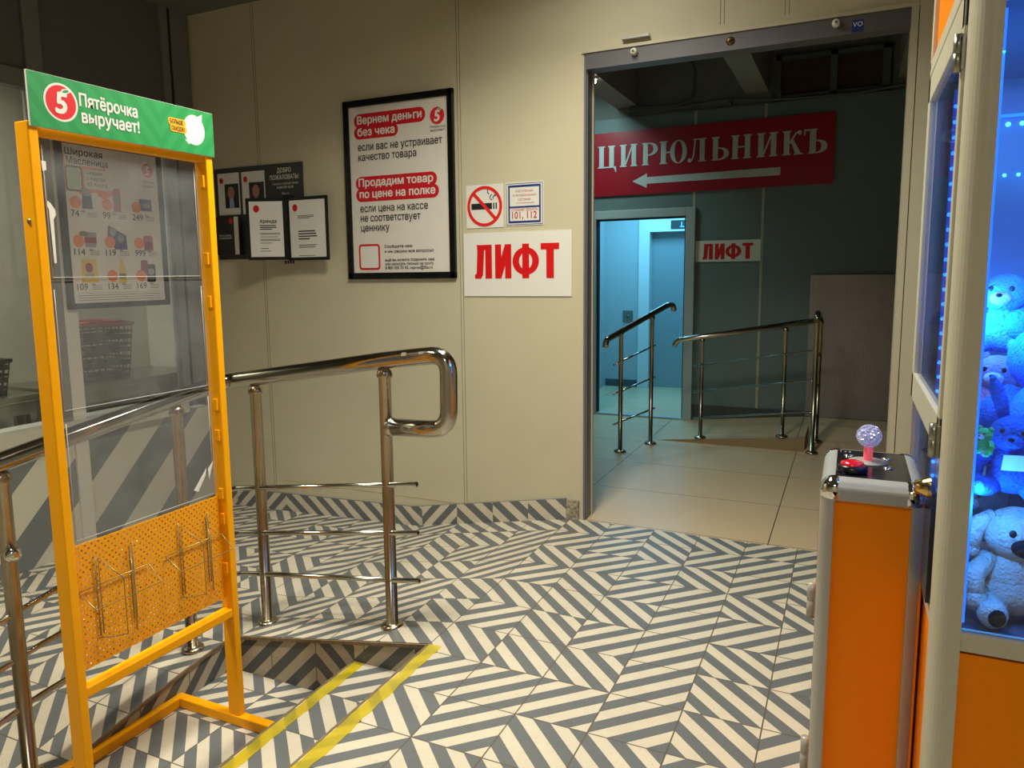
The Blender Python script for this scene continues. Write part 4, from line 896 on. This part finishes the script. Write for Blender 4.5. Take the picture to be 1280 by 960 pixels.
k = MB(); k.box((XM-.004, YN+.05, 1.985), (XM+.03, YFAR-.03, 2.025), .003); k.box((XM-.004, YFAR-.055, 2.0), (XM+.03, YFAR-.03, 2.38), .003); k.box((XM-.004, YN+.03, 2.36), (XE, YFAR, 2.39)); k.build('marquee_frame', CREAM, t)
k = MB()
for a, b in (((YN+.052, 1.075), (YFAR-.052, 1.15)), ((YN+.052, 1.905), (YFAR-.052, 1.975)), ((YN+.052, 1.075), (YN+.085, 1.975)), ((YFAR-.10, 1.075), (YFAR-.052, 1.975))): k.box((XM-.006, a[0], a[1]), (XM+.02, b[0], b[1]), .003)
k.build('door_frame', CREAM, t)
bx('door_glass', (XM+.004, YN+.085, 1.15), (XM+.01, YFAR-.10, 1.905), GLASS, t); bx('front_glass', (XM+.012, YN+.052, .74), (XM+.018, YFAR-.052, 1.075), GLASS, t); bx('side_glass', (XM+.05, YN+.012, .722), (XE-.05, YN+.018, 1.935), GLASS, t)
for z in (1.86, 1.10):
    k = MB(); k.lathe([(0, -.035), (.009, -.035), (.009, -.001), (.0075, 0), (.009, .001), (.009, .035), (0, .035)], (XM-.012, YN+.062, z), (0, 0, 1), 12); k.box((XM-.008, YN+.05, z-.032), (XM-.001, YN+.09, z+.032), .001)
    k.build('door_hinge', STEEL, t)
INT = mat('case_lining', (96, 98, 112), .35, noise=.12, nscale=9)
bx('floor_tray', (XM+.03, YN+.03, .68), (XE-.03, YFAR-.03, .705), INT, t); bx('case_ceiling', (XM+.03, YN+.03, 1.955), (XE-.03, YFAR-.03, 1.975), INT, t)
bx('far_lining', (XM+.055, YFAR-.05, .705), (XE-.05, YFAR-.035, 1.955), INT, t); bx('rear_lining', (XE-.05, YN+.05, .705), (XE-.035, YFAR-.05, 1.955), INT, t)
LED = mat('led_blue', (40, 150, 255), .4, emit=14.0); LEDG = mat('led_glow_strip', (30, 110, 255), .4, emit=1.6)
bx('led_strip', (XM+.056, YFAR-.062, .72), (XM+.066, YFAR-.05, 1.94), LEDG, t); bx('led_strip', (XM+.057, YN+.036, .73), (XM+.061, YN+.046, 1.925), LEDG, t); bx('led_strip', (XM+.06, YFAR-.06, 1.855), (XE-.06, YFAR-.05, 1.862), LEDG, t)
for a_, st_, n_, r_ in (((XM+.061, YFAR-.066, .76), (0, 0, .042), 28, .0055), ((XM+.09, YFAR-.062, 1.835), (.032, 0, 0), 24, .006), ((XM+.09, YFAR-.062, 1.70), (.032, 0, 0), 24, .0045)):
    k = MB()
    for i in range(n_): k.ball(Vector(a_)+Vector(st_)*i, r_, 8, 6)
    k.build('led_dots', LED, t)
k = MB(); k.tube(rounded([(1.95, -.5, 1.955), (1.95, -.5, 1.72)], .01), .012, 10); k.lathe([(0, .08), (.04, .08), (.05, 0), (.02, -.03), (0, -.03)], (1.95, -.5, 1.66), (0, 0, 1), 18)
for a in (0, 120, 240):
    c, s_ = math.cos(R(a)), math.sin(R(a)); k.tube([(1.95+.03*c, -.5+.03*s_, 1.66), (1.95+.10*c, -.5+.10*s_, 1.58), (1.95+.05*c, -.5+.05*s_, 1.49)], .007, 8)
k.build('claw', CHROME2, t)
area('machine_led_top', (2.05, -.5, 1.94), .7, 4, (.10, .20, 1.0)); area('machine_led_near', (XM+.09, -.5, 1.35), .06, 13, (.015, .22, 1.0), rot=(0, R(-90), 0), size_y=.7)
area('machine_blue_fill', (2.02, YN+.05, 1.86), .75, 15, (.03, .26, 1.0), rot=(R(38), 0, 0), size_y=.04)  # added blue fill aimed at the toys, no strip modelled here
point('machine_led_low', (1.70, -.895, .98), 2.6, (.02, .26, 1.0), .02)
# control console
CX0, CX1, CY0, CY1, CZ = 1.400, 1.625, -.70, -.335, .955
cs = bx('console', (CX0+.02, CY0+.012, .02), (CX1, CY1-.012, CZ-.028), ORANGE, t)
k = MB()
def quarter(mb, a, b, cdir, r=.03, n=12):
    a, b = Vector(a), Vector(b); u_, v_ = Vector(cdir[0]), Vector(cdir[1])
    prof = [(r*math.sin(R(90*i/n)), r*math.cos(R(90*i/n))) for i in range(n+1)]
    ra = [a+u_*p[0]+v_*p[1] for p in prof]+[a]; rb = [b+u_*p[0]+v_*p[1] for p in prof]+[b]
    mb.grid([ra, rb], closed=True, smooth=False); mb.cap(ra); mb.cap(rb, True)
rr = .032
quarter(k, (CX0+rr, CY0+rr, .02), (CX0+rr, CY0+rr, CZ-rr), ((-1, 0, 0), (0, -1, 0)), rr); quarter(k, (CX0+rr, CY1-rr, .02), (CX0+rr, CY1-rr, CZ-rr), ((-1, 0, 0), (0, 1, 0)), rr)
quarter(k, (CX1-.03, CY0+rr, .02), (CX1-.03, CY0+rr, CZ-rr), ((1, 0, 0), (0, -1, 0)), rr)
quarter(k, (CX0+rr, CY0+rr, CZ-rr), (CX1-.03, CY0+rr, CZ-rr), ((0, -1, 0), (0, 0, 1)), rr); quarter(k, (CX0+rr, CY1-rr, CZ-rr), (CX1-.03, CY1-rr, CZ-rr), ((0, 1, 0), (0, 0, 1)), rr)
quarter(k, (CX0+rr, CY0+rr, CZ-rr), (CX0+rr, CY1-rr, CZ-rr), ((-1, 0, 0), (0, 0, 1)), rr); quarter(k, (CX1-.03, CY0+rr, CZ-rr), (CX1-.03, CY1-rr, CZ-rr), ((1, 0, 0), (0, 0, 1)), rr)
k.build('edge_profile', ALU, cs)
for x in (CX0+rr, CX1-.03):
    for y in (CY0+rr, CY1-rr): k = MB(); k.ball((x, y, CZ-rr), rr+.0015, 16, 10); k.lathe([(rr+.0015, 0), (rr+.0015, -.018), (0, -.018)], (x, y, CZ-rr), (0, 0, 1), 20); k.build('corner_cap', CHROME2, cs)
TOP = mat('console_top', (34, 33, 38), .16, noise=.35, nscale=14)
tp = bx('top_plate', (CX0+.028, CY0+.028, CZ-.03), (CX1-.03, CY1-.028, CZ-.001), TOP, cs)
bx('side_strip', (CX0+.03, CY0+.0, CZ-.052), (CX1-.03, CY0+.012, CZ-.03), ALU, cs)
for z in (.62, .20): k = MB(); k.lathe([(0, -.045), (.011, -.045), (.011, -.001), (.009, 0), (.011, .001), (.011, .045), (0, .045)], (CX0-.010, CY0+.06, z), (0, 0, 1), 12); k.box((CX0-.004, CY0+.05, z-.04), (CX0+.002, CY0+.10, z+.04), .001); k.build('hinge', ALU, cs)
bx('door_panel', (CX0-.001, CY0+.045, .05), (CX0+.022, CY1-.045, CZ-.06), ORANGE, cs)
JX, JY = 1.505, -.49
j = MB(); j.lathe([(0, 0), (.046, 0), (.046, .003), (.03, .006), (0, .006)], (JX, JY, CZ-.001), (0, 0, 1), 28); jp = j.build('joystick_plate', ALU, cs)
k = MB(); k.lathe([(.011, .004), (.011, .05), (0, .05)], (JX, JY, CZ), (0, 0, 1), 14); k.build('stem', mat('pink_stem', (230, 90, 100), .3, emit=.5), jp)
def crystal():
    m = mat('crystal_ball', (214, 214, 246), .05, .35, bump=0.0); nt = m.node_tree; b = nt.nodes['Principled BSDF']
    tc = nt.nodes.new('ShaderNodeTexCoord'); v = nt.nodes.new('ShaderNodeTexVoronoi'); v.inputs['Scale'].default_value = 130; nt.links.new(tc.outputs['Object'], v.inputs['Vector'])
    bp = nt.nodes.new('ShaderNodeBump'); bp.inputs['Strength'].default_value = 1.0; bp.inputs['Distance'].default_value = .02; nt.links.new(v.outputs['Distance'], bp.inputs['Height']); nt.links.new(bp.outputs['Normal'], b.inputs['Normal'])
    nt.links.new(mixc(nt, v.outputs['Distance'], lin((120, 130, 200))+(1,), lin((250, 246, 255))+(1,)), b.inputs['Base Color'])
    b.inputs['Emission Color'].default_value = lin((190, 190, 255))+(1,); b.inputs['Emission Strength'].default_value = .22; return m
k = MB(); k.ball((JX, JY, CZ+.068), .030, 24, 16); k.build('ball_top', crystal(), jp)
for dx, dy in ((-.045, .055), (.045, .05), (-.045, -.05), (.045, -.05)): k = MB(); k.lathe([(.012, 0), (.011, .003), (0, .004)], (JX+dx, JY+dy, CZ-.001), (0, 0, 1), 14); k.build('screw_cap', CHROME2, cs)
bt = MB(); bt.lathe([(0, .0), (.034, .0), (.036, .006), (.034, .018), (.028, .020), (0, .02)], (1.468, -.612, CZ-.001), (0, 0, 1), 28); bb = bt.build('push_button', mat('button_black', (20, 18, 20), .25), cs)
k = MB(); k.lathe([(.027, .0), (.026, .006), (.016, .010), (0, .011)], (1.468, -.612, CZ+.018), (0, 0, 1), 28); k.build('red_cap', mat('red_cap', (200, 14, 30), .2, emit=.25, coat=.5), bb)
k = MB(); F = Face((1.44, -.40, CZ-.0005), (1, 0, 0), (0, 1, 0)); F.text(k, '1 2 3', 0, 0, size=.014); k.build('lettering', WHITE, cs)
k = MB(); k.lathe([(0, .03), (.014, .03), (.02, .012), (.026, .0)], (XM, -.735, .965), (-1, 0, 0), 20); k.build('coin_slot', mat('brass_chrome', (214, 180, 110), .12, .95), t)
bx('coin_door', (XM-.006, -.845, .74), (XM+.004, -.71, .98), mat('gloss_dark', (30, 26, 30), .12), t)

# plush toys heaped in the case
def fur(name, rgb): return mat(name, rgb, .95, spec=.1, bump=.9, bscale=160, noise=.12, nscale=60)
FUR = {'white': fur('white_plush', (226, 226, 232)), 'cream': fur('cream_plush', (220, 206, 186)), 'pink': fur('pink_plush', (232, 150, 176)), 'tan': fur('tan_plush', (170, 126, 86)), 'grey': fur('grey_plush', (150, 152, 160)), 'green': fur('green_glow_plush', (90, 214, 120)), 'lilac': fur('lilac_plush', (196, 172, 220)), 'blue': fur('blue_lit_plush', (58, 132, 226)), 'sky_lit': fur('sky_lit_plush', (92, 160, 236)), 'azure_lit': fur('azure_lit_plush', (40, 108, 206)), 'dark': fur('dark_plush', (36, 34, 38))}  # blue furs carry the blue LED cast in their colour
def plush(loc, sz, rz, rx, col, acc, kind, lab, tagged=False):
    t = thing('plush_toy', loc, lab, 'plush toy', 'plush toys in the claw machine'); o = Vector(loc)
    Mx = Matrix.Rotation(R(rz), 3, 'Z') @ Matrix.Rotation(R(rx), 3, 'X')
    def W(p): return o+Mx @ (Vector(p)*sz)
    def bl(name, items, m):
        k = MB()
        for c, r3 in items: k.ball(W(c), tuple(q*sz for q in r3), 14, 9, Mx)
        return k.build(name, m, t)
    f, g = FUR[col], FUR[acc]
    bl('body', [((0, 0, .30), (.26, .22, .32)), ((0, -.02, .20), (.28, .24, .22))], f)
    hd = bl('head', [((0, -.03, .74), (.27, .25, .24))], f)
    for s_ in (-1, 1):
        k = MB(); k.tube([W((s_*.2, -.02, .5)), W((s_*.36, -.14, .36)), W((s_*.36, -.24, .20))], [.085*sz, .095*sz, .075*sz], 12); k.ball(W((s_*.36, -.25, .17)), .095*sz, 12, 8); k.build('arm', f, t)
        k = MB(); k.tube([W((s_*.14, -.06, .12)), W((s_*.24, -.26, .08)), W((s_*.27, -.40, .10))], [.12*sz, .12*sz, .10*sz], 12); k.ball(W((s_*.28, -.42, .12)), .12*sz, 12, 8); k.build('leg', f, t)
        k = MB(); k.ball(W((s_*.28, -.525, .13)), (.07*sz, .025*sz, .08*sz), 10, 7, Mx); k.build('paw_pad', g, t)
        k = MB()
        if kind == 'rabbit': k.tube([W((s_*.12, 0, .90)), W((s_*.17, .02, 1.12)), W((s_*.24, -.05, 1.34)), W((s_*.26, -.10, 1.44))], [.06*sz, .085*sz, .075*sz, .03*sz], 12); k.ball(W((s_*.26, -.10, 1.43)), .04*sz, 10, 6)
        elif kind == 'bear': k.ball(W((s_*.20, 0, .94)), (.10*sz, .06*sz, .10*sz), 12, 8, Mx)
        else: k.tube([W((s_*.18, 0, .90)), W((s_*.34, -.02, .78)), W((s_*.36, -.06, .58))], [.06*sz, .09*sz, .06*sz], 12); k.ball(W((s_*.36, -.06, .58)), .065*sz, 10, 6)
        k.build('ear', f, t)
    bl('muzzle', [((0, -.25, .68), (.12, .09, .09))], g if kind != 'rabbit' else f)
    bl('nose', [((0, -.345, .72), (.035, .02, .025))], FUR['dark'])
    bl('eyes', [((s_*.11, -.245, .80), (.03, .02, .035)) for s_ in (-1, 1)], BLACK)
    if tagged:
        k = MB(); k.prism([(-.14, -.10), (.12, -.08), (.12, .12), (-.12, .10)], W((.05, -.30, .42)), Mx @ Vector((1, 0, 0))*sz, Mx @ Vector((0, -.1, 1))*sz, .001); k.build('care_tag', WHITE, t)
    return t
Z0 = .718
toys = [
 ((1.86, -.62, Z0+.26), .37, 165, 12, 'blue', 'sky_lit', 'bear', 'largest blue lit teddy bear, turned away, in the middle of the heap', False),
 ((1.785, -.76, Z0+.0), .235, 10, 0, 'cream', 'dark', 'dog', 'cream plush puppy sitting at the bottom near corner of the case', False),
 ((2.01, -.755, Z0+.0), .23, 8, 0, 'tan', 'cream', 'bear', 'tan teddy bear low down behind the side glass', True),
 ((1.765, -.79, Z0+.27), .165, -15, 0, 'azure_lit', 'sky_lit', 'rabbit', 'deep blue lit plush rabbit with long ears at the near corner of the heap', True),
 ((1.80, -.34, Z0+.52), .20, -20, 0, 'sky_lit', 'cream', 'dog', 'blue lit plush dog with hanging ears behind the largest teddy', False),
 ((2.15, -.72, Z0+.25), .25, 8, 0, 'sky_lit', 'white', 'bear', 'blue lit teddy bear with a paper tag at the right of the heap', True),
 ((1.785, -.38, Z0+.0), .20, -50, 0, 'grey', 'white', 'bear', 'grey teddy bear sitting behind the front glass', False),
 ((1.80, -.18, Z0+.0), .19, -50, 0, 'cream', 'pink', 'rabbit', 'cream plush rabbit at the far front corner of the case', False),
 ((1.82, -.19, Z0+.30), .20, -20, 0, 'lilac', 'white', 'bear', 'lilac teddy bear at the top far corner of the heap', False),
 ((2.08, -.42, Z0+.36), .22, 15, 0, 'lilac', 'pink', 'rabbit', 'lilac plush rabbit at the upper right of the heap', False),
 ((2.04, -.18, Z0+.28), .21, -15, 0, 'sky_lit', 'lilac', 'dog', 'blue lit plush dog at the top back of the heap', False),
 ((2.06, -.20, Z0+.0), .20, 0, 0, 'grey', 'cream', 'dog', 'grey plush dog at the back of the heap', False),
 ((1.703, -.862, Z0+.36), .055, -40, 0, 'green', 'white', 'bear', 'small teddy bear coloured as a green glow by the near corner post', False),  # fur colour stands in for a green glow beside the post
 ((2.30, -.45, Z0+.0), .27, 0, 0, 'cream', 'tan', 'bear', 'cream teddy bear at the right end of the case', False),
 ((1.955, -.79, Z0+.27), .16, -12, 0, 'blue', 'sky_lit', 'bear', 'small blue lit teddy bear with a paper tag above the tan teddy bear', True),
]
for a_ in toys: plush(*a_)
for o in bpy.data.objects:
    if '_o' in o: del o['_o']
